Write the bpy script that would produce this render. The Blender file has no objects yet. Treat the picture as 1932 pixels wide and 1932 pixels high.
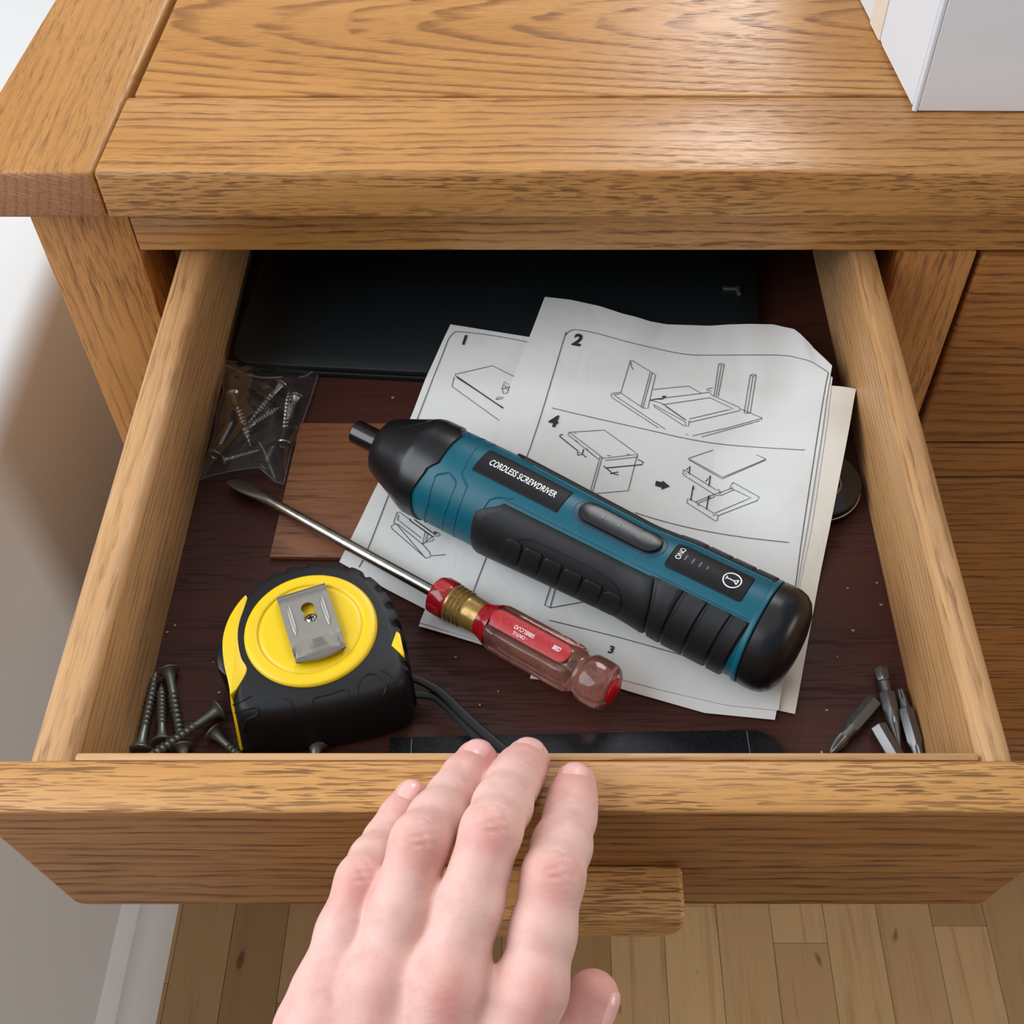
import bpy, bmesh, math, random
import numpy as np
from mathutils.bvhtree import BVHTree
from mathutils import Vector, Matrix
random.seed(7)
rng = np.random.default_rng(7)
SC = bpy.context.scene
COL = SC.collection
PI = math.pi

# ------------------------------------------------------------------ camera
CAM_H = 1.05                      # camera height above the floor
FPX, PITCH, PPX, PPY, RES = 2251.0, math.radians(51.36), 1025.0, 966.0, 1932.0
cam_data = bpy.data.cameras.new('camera')
cam = bpy.data.objects.new('camera', cam_data)
COL.objects.link(cam)
cam.location = (0, 0, CAM_H)
cam.rotation_euler = (PI / 2 - PITCH, 0, 0)
cam_data.sensor_fit = 'HORIZONTAL'
cam_data.sensor_width = 36.0
cam_data.lens = FPX / RES * 36.0
cam_data.shift_x = -(PPX - RES / 2) / RES
cam_data.clip_start = 0.01
SC.camera = cam

# ------------------------------------------------------------------ light
SC.view_settings.view_transform = 'Standard'
SC.view_settings.look = 'None'
SC.view_settings.exposure = -0.10
SC.view_settings.gamma = 1.0
SC.view_settings.use_curve_mapping = False
world = bpy.data.worlds.new('world')
SC.world = world
world.use_nodes = True
bg = world.node_tree.nodes['Background']
bg.inputs['Color'].default_value = (0.88, 0.93, 1.0, 1)
bg.inputs['Strength'].default_value = 0.32


def area_light(name, loc, target, sx, sy, power, color):
    d = bpy.data.lights.new(name, 'AREA')
    d.shape = 'RECTANGLE'
    d.size, d.size_y, d.energy, d.color = sx, sy, power, color
    o = bpy.data.objects.new(name, d)
    COL.objects.link(o)
    o.location = loc
    o.rotation_euler = (Vector(target) - Vector(loc)).to_track_quat('-Z', 'Y').to_euler()
    return o


area_light('window_light', (-1.35, 0.05, 1.65), (0, 0.38, 0.62), 1.6, 1.3, 39, (0.90, 0.95, 1.0))
area_light('back_window_light', (0.55, 2.3, 2.3), (-0.1, 0.4, 0.6), 0.8, 1.2, 34, (0.97, 0.98, 1.0))
area_light('ceiling_bounce_light', (-0.2, 0.35, 2.5), (-0.05, 0.4, 0.5), 2.0, 2.0, 9, (1.0, 0.95, 0.88))
area_light('wall_fill_light', (2.3, -0.2, 0.95), (-0.33, 0.35, 0.25), 1.0, 1.0, 20, (1.0, 0.94, 0.86))  # unseen fill, added to lift the lower left wall


# ------------------------------------------------------------------ helpers
def lin(c):
    c = c / 255.0
    return c / 12.92 if c <= 0.04045 else ((c + 0.055) / 1.055) ** 2.4


def rgb(r, g, b):
    return (lin(r), lin(g), lin(b), 1.0)


U_ = np.array([0, math.sin(PITCH), math.cos(PITCH)])
F_ = np.array([0, math.cos(PITCH), -math.sin(PITCH)])
R_ = np.array([1.0, 0, 0])
C_ = np.array([0, 0, CAM_H])


def ray(px, py):
    return R_ * (px - PPX) + U_ * (PPY - py) + F_ * FPX


def at_z(px, py, z):              # point of the photo lying on the horizontal plane z
    d = ray(px, py)
    return C_ + d * ((z - CAM_H) / d[2])


def at_y(px, py, y):
    d = ray(px, py)
    return C_ + d * (y / d[1])


def at_d(px, py, dist):           # point at a distance along the view axis
    return C_ + ray(px, py) * (dist / FPX)


ORIGIN = {}


def world_origin(o):
    return ORIGIN[o.name] if o is not None else np.zeros(3)


def link(name, me, loc_world, parent=None):
    o = bpy.data.objects.new(name, me)
    COL.objects.link(o)
    if parent is not None:
        o.parent = parent
        o.location = np.asarray(loc_world) - world_origin(parent)
    else:
        o.location = loc_world
    ORIGIN[o.name] = np.asarray(loc_world, float)
    return o


def empty(name, loc, parent=None):
    o = link(name, None, np.asarray(loc, float), parent)
    o.empty_display_size = 0.01
    return o


def tag(o, label=None, cat=None, group=None, kind=None):
    if label: o['label'] = label
    if cat: o['category'] = cat
    if group: o['group'] = group
    if kind: o['kind'] = kind
    return o


def make_mesh(name, verts, faces, mats, smooth=True, angle=35, face_mats=None):
    me = bpy.data.meshes.new(name)
    me.from_pydata([tuple(map(float, v)) for v in verts], [], faces)
    if not isinstance(mats, (list, tuple)): mats = [mats]
    for m in mats: me.materials.append(m)
    if face_mats is not None:
        me.polygons.foreach_set('material_index', face_mats)
    if smooth:
        me.polygons.foreach_set('use_smooth', [True] * len(me.polygons))
        if angle: me.set_sharp_from_angle(angle=math.radians(angle))
    me.update()
    return me


def obj(name, geo, mat, parent=None, smooth=True, angle=35, face_mats=None):
    """world-space verts -> one mesh object with its origin at its own centre"""
    v, f = geo
    v = np.asarray(v, float)
    c = (v.min(0) + v.max(0)) / 2
    me = make_mesh(name, v - c, f, mat, smooth, angle, face_mats)
    return link(name, me, c, parent)


def join(*geos):
    V, F, n = [], [], 0
    for v, f in geos:
        v = np.asarray(v, float)
        V.append(v)
        F += [tuple(i + n for i in q) for q in f]
        n += len(v)
    return np.concatenate(V), F


def bm_geo(bm):
    bm.verts.index_update()
    v = np.array([x.co[:] for x in bm.verts])
    f = [tuple(x.index for x in q.verts) for q in bm.faces]
    bm.free()
    return v, f


def box(x0, x1, y0, y1, z0, z1, bev=0.0, seg=2):
    bm = bmesh.new()
    bmesh.ops.create_cube(bm, size=1.0)
    for v in bm.verts:
        v.co = ((x0 + x1) / 2 + v.co.x * (x1 - x0), (y0 + y1) / 2 + v.co.y * (y1 - y0), (z0 + z1) / 2 + v.co.z * (z1 - z0))
    if bev: bmesh.ops.bevel(bm, geom=bm.edges[:], offset=bev, segments=seg, profile=0.5, affect='EDGES')
    return bm_geo(bm)


def prism(poly, axis_vec, bev=0.0, seg=2):
    """poly: world points (planar), swept along axis_vec, all edges bevelled"""
    bm = bmesh.new()
    a = [bm.verts.new(p) for p in poly]
    b = [bm.verts.new(Vector(p) + Vector(axis_vec)) for p in poly]
    n = len(poly)
    bm.faces.new(a); bm.faces.new(b[::-1])
    for i in range(n):
        bm.faces.new((a[i], b[i], b[(i + 1) % n], a[(i + 1) % n]))
    bmesh.ops.recalc_face_normals(bm, faces=bm.faces[:])
    if bev: bmesh.ops.bevel(bm, geom=bm.edges[:], offset=bev, segments=seg, profile=0.5, affect='EDGES')
    return bm_geo(bm)


def loft(rings, cap0=True, cap1=True, close=True):
    rings = [np.asarray(r, float) for r in rings]
    n = len(rings[0])
    V = np.concatenate(rings)
    F = []
    for k in range(len(rings) - 1):
        for i in range(n if close else n - 1):
            j = (i + 1) % n
            F.append((k * n + i, k * n + j, (k + 1) * n + j, (k + 1) * n + i))
    if cap0: F.append(tuple(range(n))[::-1])
    if cap1: F.append(tuple(range((len(rings) - 1) * n, len(rings) * n)))
    return V, F


def frame(a, b, up=(0, 0, 1)):
    a = np.asarray(a, float); b = np.asarray(b, float)
    e1 = (b - a) / np.linalg.norm(b - a)
    e2 = np.cross(np.asarray(up, float), e1)
    e2 /= np.linalg.norm(e2)
    return e1, e2, np.cross(e1, e2)


def lathe(a, b, prof, n=24, mod=None, cap0=True, cap1=True):
    """prof: (s, r) along the axis a->b in metres"""
    e1, e2, e3 = frame(a, b)
    rings = []
    th = np.linspace(0, 2 * PI, n, endpoint=False)
    for s, r in prof:
        rr = np.full(n, r)
        if mod is not None: rr = mod(s, th, r)
        rings.append(np.asarray(a) + e1 * s + np.outer(rr * np.cos(th), e2) + np.outer(rr * np.sin(th), e3))
    return loft(rings, cap0, cap1)


def tube(path, r, n=8, flat=1.0):
    path = np.asarray(path, float)
    rings = []
    th = np.linspace(0, 2 * PI, n, endpoint=False)
    for i in range(len(path)):
        t = path[min(i + 1, len(path) - 1)] - path[max(i - 1, 0)]
        t /= np.linalg.norm(t)
        e2 = np.cross((0, 0, 1) if abs(t[2]) < 0.99 else (0, 1, 0), t); e2 /= np.linalg.norm(e2)
        e3 = np.cross(t, e2)
        rr = r[i] if hasattr(r, '__len__') else r
        rings.append(path[i] + np.outer(rr * np.cos(th), e2) + np.outer(rr * flat * np.sin(th), e3))
    return loft(rings)


def catmull(pts, per=8, closed=False):
    pts = np.asarray(pts, float)
    n = len(pts)
    out = []
    rngi = range(n) if closed else range(n - 1)
    for i in rngi:
        if closed: p0, p1, p2, p3 = (pts[(i + k - 1) % n] for k in range(4))
        else: p0, p1, p2, p3 = pts[max(i - 1, 0)], pts[i], pts[i + 1], pts[min(i + 2, n - 1)]
        for t in np.linspace(0, 1, per, endpoint=False):
            out.append(0.5 * (2 * p1 + (p2 - p0) * t + (2 * p0 - 5 * p1 + 4 * p2 - p3) * t ** 2 + (3 * p1 - p0 - 3 * p2 + p3) * t ** 3))
    if not closed: out.append(pts[-1])
    return np.array(out)


def text_geo(s, bold=0.0, shear=0.0, spacing=1.0):
    """flat text in its own 2-D frame: height about 0.7, centred"""
    cu = bpy.data.curves.new('lettering', 'FONT')
    cu.body = s; cu.size = 1.0; cu.offset = bold; cu.shear = shear
    cu.space_character = spacing
    cu.align_x = 'CENTER'; cu.align_y = 'CENTER'; cu.resolution_u = 3
    o = bpy.data.objects.new('lettering', cu)
    COL.objects.link(o)
    me = bpy.data.meshes.new_from_object(o.evaluated_get(bpy.context.evaluated_depsgraph_get()))
    v = np.array([x.co[:2] for x in me.vertices]); f = [tuple(p.vertices) for p in me.polygons]
    bpy.data.objects.remove(o); bpy.data.curves.remove(cu); bpy.data.meshes.remove(me)
    return v, f


# ------------------------------------------------------------------ materials
class NT:
    def __init__(self, name):
        self.m = bpy.data.materials.new(name)
        self.m.use_nodes = True
        self.t = self.m.node_tree
        self.b = self.t.nodes['Principled BSDF']
        self.out = self.t.nodes['Material Output']

    def n(self, typ, **kw):
        nd = self.t.nodes.new(typ)
        for k, v in kw.items():
            if k.startswith('i_'):
                k = k[2:]
                nd.inputs[int(k) if k.isdigit() else k].default_value = v
            else: setattr(nd, k, v)
        return nd

    def l(self, a, b): self.t.links.new(a, b)

    def math(self, op, a, b=None, c=None, clamp=False):
        nd = self.n('ShaderNodeMath', operation=op, use_clamp=clamp)
        for i, x in enumerate((a, b, c)):
            if x is None: continue
            if isinstance(x, (int, float)): nd.inputs[i].default_value = x
            else: self.l(x, nd.inputs[i])
        return nd.outputs[0]

    def mix(self, fac, a, b, blend='MIX'):
        nd = self.n('ShaderNodeMix', data_type='RGBA', blend_type=blend)
        for s, x in ((nd.inputs[0], fac), (nd.inputs[6], a), (nd.inputs[7], b)):
            if hasattr(x, 'links') or hasattr(x, 'is_linked'): self.l(x, s)
            else: s.default_value = x
        return nd.outputs[2]

    def noise(self, vec, scale, detail=2.0, rough=0.5, dist=0.0):
        nd = self.n('ShaderNodeTexNoise')
        nd.inputs['Scale'].default_value = scale
        nd.inputs['Detail'].default_value = detail
        nd.inputs['Roughness'].default_value = rough
        nd.inputs['Distortion'].default_value = dist
        if vec is not None: self.l(vec, nd.inputs['Vector'])
        return nd.outputs['Fac']

    def ramp(self, fac, lo, hi, smooth=True):
        nd = self.n('ShaderNodeMapRange', interpolation_type='SMOOTHSTEP' if smooth else 'LINEAR')
        nd.inputs[1].default_value = lo; nd.inputs[2].default_value = hi
        self.l(fac, nd.inputs[0])
        return nd.outputs[0]

    def comb(self, x, y, z):
        nd = self.n('ShaderNodeCombineXYZ')
        for i, v in enumerate((x, y, z)):
            if isinstance(v, (int, float)): nd.inputs[i].default_value = v
            else: self.l(v, nd.inputs[i])
        return nd.outputs[0]

    def bump(self, h, dist, strength=1.0):
        nd = self.n('ShaderNodeBump')
        nd.inputs['Distance'].default_value = dist
        nd.inputs['Strength'].default_value = strength
        self.l(h, nd.inputs['Height'])
        self.l(nd.outputs[0], self.b.inputs['Normal'])
        return nd


def plain(name, color, rough=0.5, metal=0.0, bump=None, spec=0.5, coat=0.0, var=None):
    m = NT(name)
    m.b.inputs['Base Color'].default_value = color
    m.b.inputs['Roughness'].default_value = rough
    m.b.inputs['Metallic'].default_value = metal
    m.b.inputs['Specular IOR Level'].default_value = spec
    m.b.inputs['Coat Weight'].default_value = coat
    tc = m.n('ShaderNodeTexCoord').outputs['Object']
    if var:                                             # (scale, other colour, amount)
        f = m.ramp(m.noise(tc, var[0], 4.0, 0.6), 0.45, 0.75)
        m.l(m.mix(m.math('MULTIPLY', f, var[2]), color, var[1]), m.b.inputs['Base Color'])
    if bump:                                            # (scale, height)
        m.bump(m.noise(tc, bump[0], 3.0, 0.6), bump[1])
    return m.m


def dim(c, k): return (c[0] * k, c[1] * k, c[2] * k, 1.0)


def oak(name, axis, base, light, pore, pore_amt=0.85, tilt=0.0, pith=(0.09, 0.09), pitch=0.0042, ring_amt=0.55, warp_amt=0.006,
        plen=110.0, pwid=980.0, rough=0.42, thr=0.52, gate=0.65, bump=0.00012, k=0.82, spec=0.45):
    """open-grained timber: growth rings round a far pith, dark pore dashes along the grain"""
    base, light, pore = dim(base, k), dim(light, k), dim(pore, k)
    m = NT(name)
    tc = m.n('ShaderNodeTexCoord').outputs['Object']
    rnd = m.n('ShaderNodeObjectInfo').outputs['Random']
    sep = m.n('ShaderNodeSeparateXYZ'); m.l(tc, sep.inputs[0])
    order = {'x': (0, 1, 2), 'y': (1, 0, 2), 'z': (2, 0, 1)}[axis]
    L0_, A, B = (sep.outputs[i] for i in order)
    L = m.math('ADD', L0_, m.math('MULTIPLY', rnd, 7.3))
    sh = m.math('MULTIPLY', rnd, 3.1)
    A2, B2 = m.math('ADD', A, sh), m.math('ADD', B, sh)

    def grain(l, a, detail=2.0, rough_=0.5):
        return m.noise(m.comb(m.math('MULTIPLY', L, l), m.math('MULTIPLY', A2, a), m.math('MULTIPLY', B2, a)), 1.0, detail, rough_)
    warp = m.math('MULTIPLY', m.math('SUBTRACT', grain(6.0, 34.0), 0.5), warp_amt)
    warp = m.math('ADD', warp, m.math('MULTIPLY', m.math('SUBTRACT', grain(45.0, 260.0), 0.5), 0.0018))
    ra = m.math('ADD', m.math('ADD', A, pith[0]), warp)
    rb = m.math('ADD', m.math('MULTIPLY_ADD', L0_, tilt, m.math('ADD', B, pith[1])), warp)
    r = m.math('SQRT', m.math('ADD', m.math('MULTIPLY', ra, ra), m.math('MULTIPLY', rb, rb)))
    ph = m.math('FRACT', m.math('DIVIDE', r, pitch))
    early = m.math('MULTIPLY', m.ramp(ph, 0.45, 0.85), m.ramp(m.math('SUBTRACT', 1.0, ph), 0.0, 0.10))
    early = m.math('MULTIPLY', early, m.ramp(grain(30.0, 150.0), 0.32, 0.56))
    pores = m.ramp(grain(plen, pwid, 1.0), thr, thr + 0.09)
    pores = m.math('MULTIPLY', pores, m.math('MULTIPLY_ADD', early, gate, 1.0 - gate))
    pores = m.math('MULTIPLY', pores, m.ramp(grain(9.0, 60.0), 0.30, 0.55))
    fib = grain(14.0, 1500.0)
    big = grain(4.0, 22.0)
    c = m.mix(m.ramp(big, 0.3, 0.7), base, light)
    c = m.mix(m.math('MULTIPLY', m.ramp(fib, 0.4, 0.75), 0.20), c, pore)
    c = m.mix(m.math('MULTIPLY', early, ring_amt), c, pore)
    c = m.mix(m.math('MULTIPLY', pores, pore_amt), c, pore)
    m.l(c, m.b.inputs['Base Color'])
    m.l(m.math('MULTIPLY_ADD', pores, 0.2, rough), m.b.inputs['Roughness'])
    m.b.inputs['Specular IOR Level'].default_value = spec
    m.bump(m.math('SUBTRACT', 1.0, m.math('ADD', pores, m.math('MULTIPLY', early, 0.3))), bump)
    return m.m


OB, OLT, OP = rgb(196, 137, 73), rgb(211, 153, 87), rgb(120, 70, 30)
oak_x = oak('oak_along_x', 'x', OB, OLT, OP, pitch=0.0036, rough=0.32, pore_amt=0.75, ring_amt=0.58, thr=0.505)
oak_edge = oak('oak_lid_edge', 'x', OB, OLT, rgb(104, 58, 24), pitch=0.0034, pore_amt=0.8, thr=0.50, gate=0.3, ring_amt=0.2, plen=90, pwid=900)
oak_panel = oak('oak_cathedral_panel', 'x', OB, OLT, OP, pith=(0.125, 0.012), tilt=-0.13, pitch=0.0052, ring_amt=0.6, warp_amt=0.011, rough=0.32, pore_amt=0.6)
oak_y = oak('oak_along_y', 'y', OB, OLT, OP, pitch=0.0034, gate=0.4, ring_amt=0.25, plen=100, pwid=1150, pore_amt=0.5, thr=0.54)
oak_z = oak('oak_along_z', 'z', rgb(190, 126, 62), rgb(204, 142, 76), OP, pitch=0.0048, gate=0.4, ring_amt=0.4, plen=80)
oak_front_shaded = oak('oak_drawer_front_shaded', 'x', rgb(184, 122, 64), rgb(196, 136, 76), rgb(98, 56, 24), k=0.72, pitch=0.0046, ring_amt=0.55, warp_amt=0.009, plen=50)  # oak darkened in its colour to stand in for shade on the face
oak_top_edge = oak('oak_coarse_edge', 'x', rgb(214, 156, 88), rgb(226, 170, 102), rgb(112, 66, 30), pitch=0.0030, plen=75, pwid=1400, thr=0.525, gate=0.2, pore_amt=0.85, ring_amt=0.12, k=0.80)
oak_side = oak('oak_drawer_side', 'y', rgb(200, 150, 98), rgb(214, 166, 114), rgb(142, 94, 52), pore_amt=0.55, ring_amt=0.42, plen=55, pwid=800, pitch=0.0030, warp_amt=0.007, pith=(0.06, 0.06))
oak_lining = oak('oak_front_lining', 'x', rgb(200, 150, 98), rgb(214, 166, 114), rgb(142, 94, 52), pore_amt=0.5, ring_amt=0.4, plen=60)
oak_dark = oak('oak_neighbour_drawer', 'x', rgb(180, 116, 56), rgb(192, 128, 66), rgb(96, 54, 22), pitch=0.0045, warp_amt=0.010, plen=50)
offcut_wood = oak('offcut_wood', 'x', rgb(150, 92, 56), rgb(166, 106, 66), rgb(84, 46, 26), plen=45, pwid=720, rough=0.5, ring_amt=0.35, pitch=0.0042, warp_amt=0.014, pore_amt=0.6, k=0.64)
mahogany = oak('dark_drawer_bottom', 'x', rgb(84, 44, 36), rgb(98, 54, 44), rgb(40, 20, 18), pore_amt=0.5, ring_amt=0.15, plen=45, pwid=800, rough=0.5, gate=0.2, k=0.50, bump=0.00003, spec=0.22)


def end_grain_mat():
    m = NT('oak_end_grain')
    tc = m.n('ShaderNodeTexCoord').outputs['Object']
    sep = m.n('ShaderNodeSeparateXYZ'); m.l(tc, sep.inputs[0])
    X, Z = sep.outputs[0], sep.outputs[2]
    a = m.math('ADD', X, 0.16); b = m.math('ADD', Z, -0.05)
    r = m.math('SQRT', m.math('ADD', m.math('MULTIPLY', a, a), m.math('MULTIPLY', b, b)))
    r = m.math('ADD', r, m.math('MULTIPLY', m.noise(tc, 40), 0.003))
    ring = m.ramp(m.math('FRACT', m.math('DIVIDE', r, 0.0046)), 0.6, 0.98)
    ang = m.math('ARCTAN2', b, a)
    rays = m.noise(m.comb(m.math('MULTIPLY', ang, 330.0), m.math('MULTIPLY', r, 60.0), 0.0), 1.0, 1.0)
    sp = m.noise(tc, 1600, 1.0)
    c = m.mix(m.math('MULTIPLY', ring, 0.45), rgb(164, 112, 74), rgb(116, 74, 48))
    c = m.mix(m.math('MULTIPLY', m.ramp(rays, 0.60, 0.64), 0.6), c, rgb(200, 152, 112))
    c = m.mix(m.math('MULTIPLY', m.ramp(sp, 0.55, 0.62), 0.5), c, rgb(100, 62, 40))
    m.l(c, m.b.inputs['Base Color'])
    m.b.inputs['Roughness'].default_value = 0.6
    return m.m


end_grain = end_grain_mat()


def plank_mat():
    m = NT('floor_plank_wood')
    tc = m.n('ShaderNodeTexCoord').outputs['Object']
    oi = m.n('ShaderNodeObjectInfo')
    rnd = oi.outputs['Random']
    sep = m.n('ShaderNodeSeparateXYZ'); m.l(tc, sep.inputs[0])
    L = m.math('ADD', sep.outputs[1], m.math('MULTIPLY', rnd, 19.0))
    A = m.math('ADD', sep.outputs[0], m.math('MULTIPLY', rnd, 5.0))
    n1 = m.noise(m.comb(m.math('MULTIPLY', L, 5.0), m.math('MULTIPLY', A, 75.0), 0.0), 1.0, 4.0, 0.6, 0.6)
    n2 = m.noise(m.comb(m.math('MULTIPLY', L, 12.0), m.math('MULTIPLY', A, 420.0), 0.0), 1.0, 2.0)
    kn = m.noise(m.comb(m.math('MULTIPLY', L, 22.0), m.math('MULTIPLY', A, 55.0), 3.0), 1.0, 0.0)
    tone = m.n('ShaderNodeMapRange'); m.l(rnd, tone.inputs[0])
    c = m.mix(rnd, rgb(150, 114, 72), rgb(186, 150, 104))
    c = m.mix(m.math('MULTIPLY', m.ramp(n1, 0.5, 0.72), 0.6), c, rgb(142, 100, 58))
    c = m.mix(m.math('MULTIPLY', m.ramp(n2, 0.45, 0.75), 0.25), c, rgb(148, 108, 68))
    c = m.mix(m.math('MULTIPLY', m.ramp(kn, 0.78, 0.83), 0.85), c, rgb(86, 52, 28))
    m.l(c, m.b.inputs['Base Color'])
    m.b.inputs['Roughness'].default_value = 0.45
    return m.m


plank_wood = plank_mat()
wall_paint = plain('wall_paint', rgb(208, 208, 207), 0.85, bump=(900, 0.00008))
skirting_paint = plain('skirting_paint', rgb(224, 224, 226), 0.5)
card_white = plain('white_card', rgb(220, 223, 228), 0.45, bump=(400, 0.00005))
card_side = plain('white_card_corrugated', rgb(226, 226, 228), 0.5)
tape_beige = plain('beige_tape', rgb(226, 214, 198), 0.35)
card_brown = plain('card_core', rgb(150, 126, 104), 0.8)
paper_mat = None
ink = plain('print_ink', rgb(38, 38, 42), 0.7)
ink_soft = plain('print_line_ink', rgb(62, 62, 66), 0.7)


def paper(name, c, aged):
    m = NT(name)
    tc = m.n('ShaderNodeTexCoord').outputs['Object']
    f = m.ramp(m.noise(tc, 18, 5.0, 0.65), 0.45, 0.8)
    m.l(m.mix(m.math('MULTIPLY', f, 0.5), c, aged), m.b.inputs['Base Color'])
    m.b.inputs['Roughness'].default_value = 0.75
    cr = m.noise(tc, 30, 3.0, 0.5, 1.2)
    m.bump(m.math('ABSOLUTE', m.math('SUBTRACT', cr, 0.5)), 0.0010, 0.55)
    return m.m


paper_white = paper('paper_white', rgb(216, 216, 214), rgb(198, 195, 188))
paper_cream = paper('paper_cream', rgb(214, 208, 196), rgb(190, 182, 166))
black_plastic = plain('black_satin_plastic', rgb(16, 17, 21), 0.30, bump=(1500, 0.00001), spec=0.4)
black_gloss = plain('black_gloss_plastic', rgb(18, 18, 20), 0.16)
rubber = plain('black_rubber_grip', rgb(20, 21, 24), 0.48, bump=(2600, 0.00003), spec=0.28)
teal = plain('teal_plastic', rgb(3, 82, 99), 0.40, bump=(2600, 0.000025), spec=0.3)
teal_groove = plain('teal_groove', rgb(4, 58, 74), 0.45)
label_black = plain('black_label', rgb(17, 17, 20), 0.5, spec=0.2)
white_print = plain('white_print', rgb(240, 240, 240), 0.5)
grey_print = plain('grey_indicator', rgb(96, 98, 102), 0.4)
yellow = plain('yellow_plastic', rgb(226, 190, 10), 0.38, bump=(1800, 0.000015))
steel = plain('brushed_steel', rgb(150, 146, 140), 0.5, 1.0, bump=(900, 0.00002))
chrome = plain('worn_chrome', rgb(172, 169, 162), 0.28, 1.0, var=(260, rgb(120, 110, 96), 0.6))
blade_steel = plain('grey_blade_steel', rgb(112, 106, 100), 0.48, 0.8, bump=(2500, 0.00006))
screw_black = plain('black_phosphate_screw', rgb(118, 122, 116), 0.40, 0.65)
screw_zinc = plain('zinc_screw', rgb(176, 178, 176), 0.26, 1.0)
bit_steel = plain('grey_bit_steel', rgb(112, 112, 112), 0.42, 0.9, bump=(3000, 0.00002))
case_dark = plain('dark_teal_case', rgb(13, 21, 24), 0.5, bump=(1600, 0.00005))
strip_black = plain('black_strip_plastic', rgb(13, 15, 19), 0.45, spec=0.25, var=(900, rgb(60, 62, 66), 0.25))
red_print = plain('red_label', rgb(158, 8, 20), 0.5, var=(700, rgb(206, 90, 86), 0.22))
red_plug = plain('red_plug', rgb(214, 18, 24), 0.35)
brass_worn = plain('worn_gilt_band', rgb(150, 122, 66), 0.3, 0.55, var=(500, rgb(96, 62, 40), 0.7))
nail_mat = plain('fingernail', rgb(232, 178, 172), 0.22)
nail_mat_edge = None


def acrylic():
    m = NT('clear_red_acrylic')
    m.b.inputs['Base Color'].default_value = rgb(222, 176, 162)
    m.b.inputs['Transmission Weight'].default_value = 0.88
    m.b.inputs['Roughness'].default_value = 0.16
    m.b.inputs['IOR'].default_value = 1.4
    tc = m.n('ShaderNodeTexCoord').outputs['Object']
    f = m.ramp(m.noise(tc, 220, 5.0, 0.7), 0.5, 0.72)
    m.l(m.mix(f, rgb(204, 146, 132), rgb(150, 114, 98)), m.b.inputs['Base Color'])
    m.l(m.math('MULTIPLY_ADD', f, 0.2, 0.06), m.b.inputs['Roughness'])
    return m.m


acrylic_clear = acrylic()
acrylic_red = plain('red_acrylic', rgb(140, 16, 24), 0.16, var=(420, rgb(80, 12, 16), 0.8))


def film():
    m = NT('clear_bag_film')
    t = m.n('ShaderNodeBsdfTransparent'); t.inputs[0].default_value = (0.78, 0.78, 0.77, 1)
    g = m.n('ShaderNodeBsdfGlossy'); g.inputs['Roughness'].default_value = 0.18
    d = m.n('ShaderNodeBsdfDiffuse'); d.inputs[0].default_value = (0.55, 0.56, 0.55, 1)
    tc = m.n('ShaderNodeTexCoord').outputs['Object']
    bp = m.n('ShaderNodeBump'); bp.inputs['Distance'].default_value = 0.002; bp.inputs['Strength'].default_value = 0.5
    m.l(m.noise(tc, 60, 2.0, 0.5, 1.0), bp.inputs['Height'])
    m.l(bp.outputs[0], g.inputs['Normal'])
    lw = m.n('ShaderNodeLayerWeight'); lw.inputs[0].default_value = 0.25
    s1 = m.n('ShaderNodeMixShader'); s1.inputs[0].default_value = 0.035
    m.l(t.outputs[0], s1.inputs[1]); m.l(d.outputs[0], s1.inputs[2])
    s2 = m.n('ShaderNodeMixShader')
    m.l(m.math('MULTIPLY_ADD', lw.outputs['Fresnel'], 0.30, 0.008), s2.inputs[0])
    m.l(s1.outputs[0], s2.inputs[1]); m.l(g.outputs[0], s2.inputs[2])
    m.l(s2.outputs[0], m.out.inputs['Surface'])
    return m.m


bag_film = film()


def fold_glint_film():  # pale film that paints highlights along the hem and folds
    m = NT('bag_fold_glint_film')
    t = m.n('ShaderNodeBsdfTransparent')
    d_ = m.n('ShaderNodeBsdfDiffuse'); d_.inputs[0].default_value = (0.55, 0.55, 0.53, 1)
    s = m.n('ShaderNodeMixShader'); s.inputs[0].default_value = 0.13
    m.l(t.outputs[0], s.inputs[1]); m.l(d_.outputs[0], s.inputs[2]); m.l(s.outputs[0], m.out.inputs['Surface'])
    return m.m


bag_fold_glint = fold_glint_film()


def skin_mat():
    m = NT('skin')
    at = m.n('ShaderNodeAttribute'); at.attribute_name = 'flush'
    tc = m.n('ShaderNodeTexCoord').outputs['Object']
    mott = m.ramp(m.noise(tc, 120, 4.0, 0.65), 0.42, 0.72)
    fine = m.noise(tc, 900, 2.0)
    c = m.mix(m.math('MULTIPLY', mott, 0.45), rgb(220, 180, 169), rgb(203, 146, 138))
    c = m.mix(m.math('MULTIPLY', at.outputs['Fac'], 0.9, clamp=True), c, rgb(200, 104, 96))
    m.l(c, m.b.inputs['Base Color'])
    m.b.inputs['Roughness'].default_value = 0.54
    m.b.inputs['Specular IOR Level'].default_value = 0.35
    m.b.inputs['Subsurface Weight'].default_value = 0.18
    m.b.inputs['Subsurface Radius'].default_value = (1.0, 0.35, 0.2)
    m.b.inputs['Subsurface Scale'].default_value = 0.004
    vo = m.n('ShaderNodeTexVoronoi'); vo.inputs['Scale'].default_value = 1300
    m.l(tc, vo.inputs['Vector'])
    m.bump(m.math('ADD', vo.outputs['Distance'], m.math('MULTIPLY', fine, 0.8)), 0.00007, 0.35)
    return m.m


skin = skin_mat()

# ------------------------------------------------------------------ measures (metres, world)
ZT = CAM_H - 0.3695               # top of the open drawer = underside of the apron
ZF = CAM_H - 0.425                # inner floor of the drawer
YC = 0.4554                       # front plane of the carcass
LB, LT = CAM_H - 0.3348, CAM_H - 0.3101   # underside and top of the lid
LY = 0.4354                       # front edge of the lid

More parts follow.
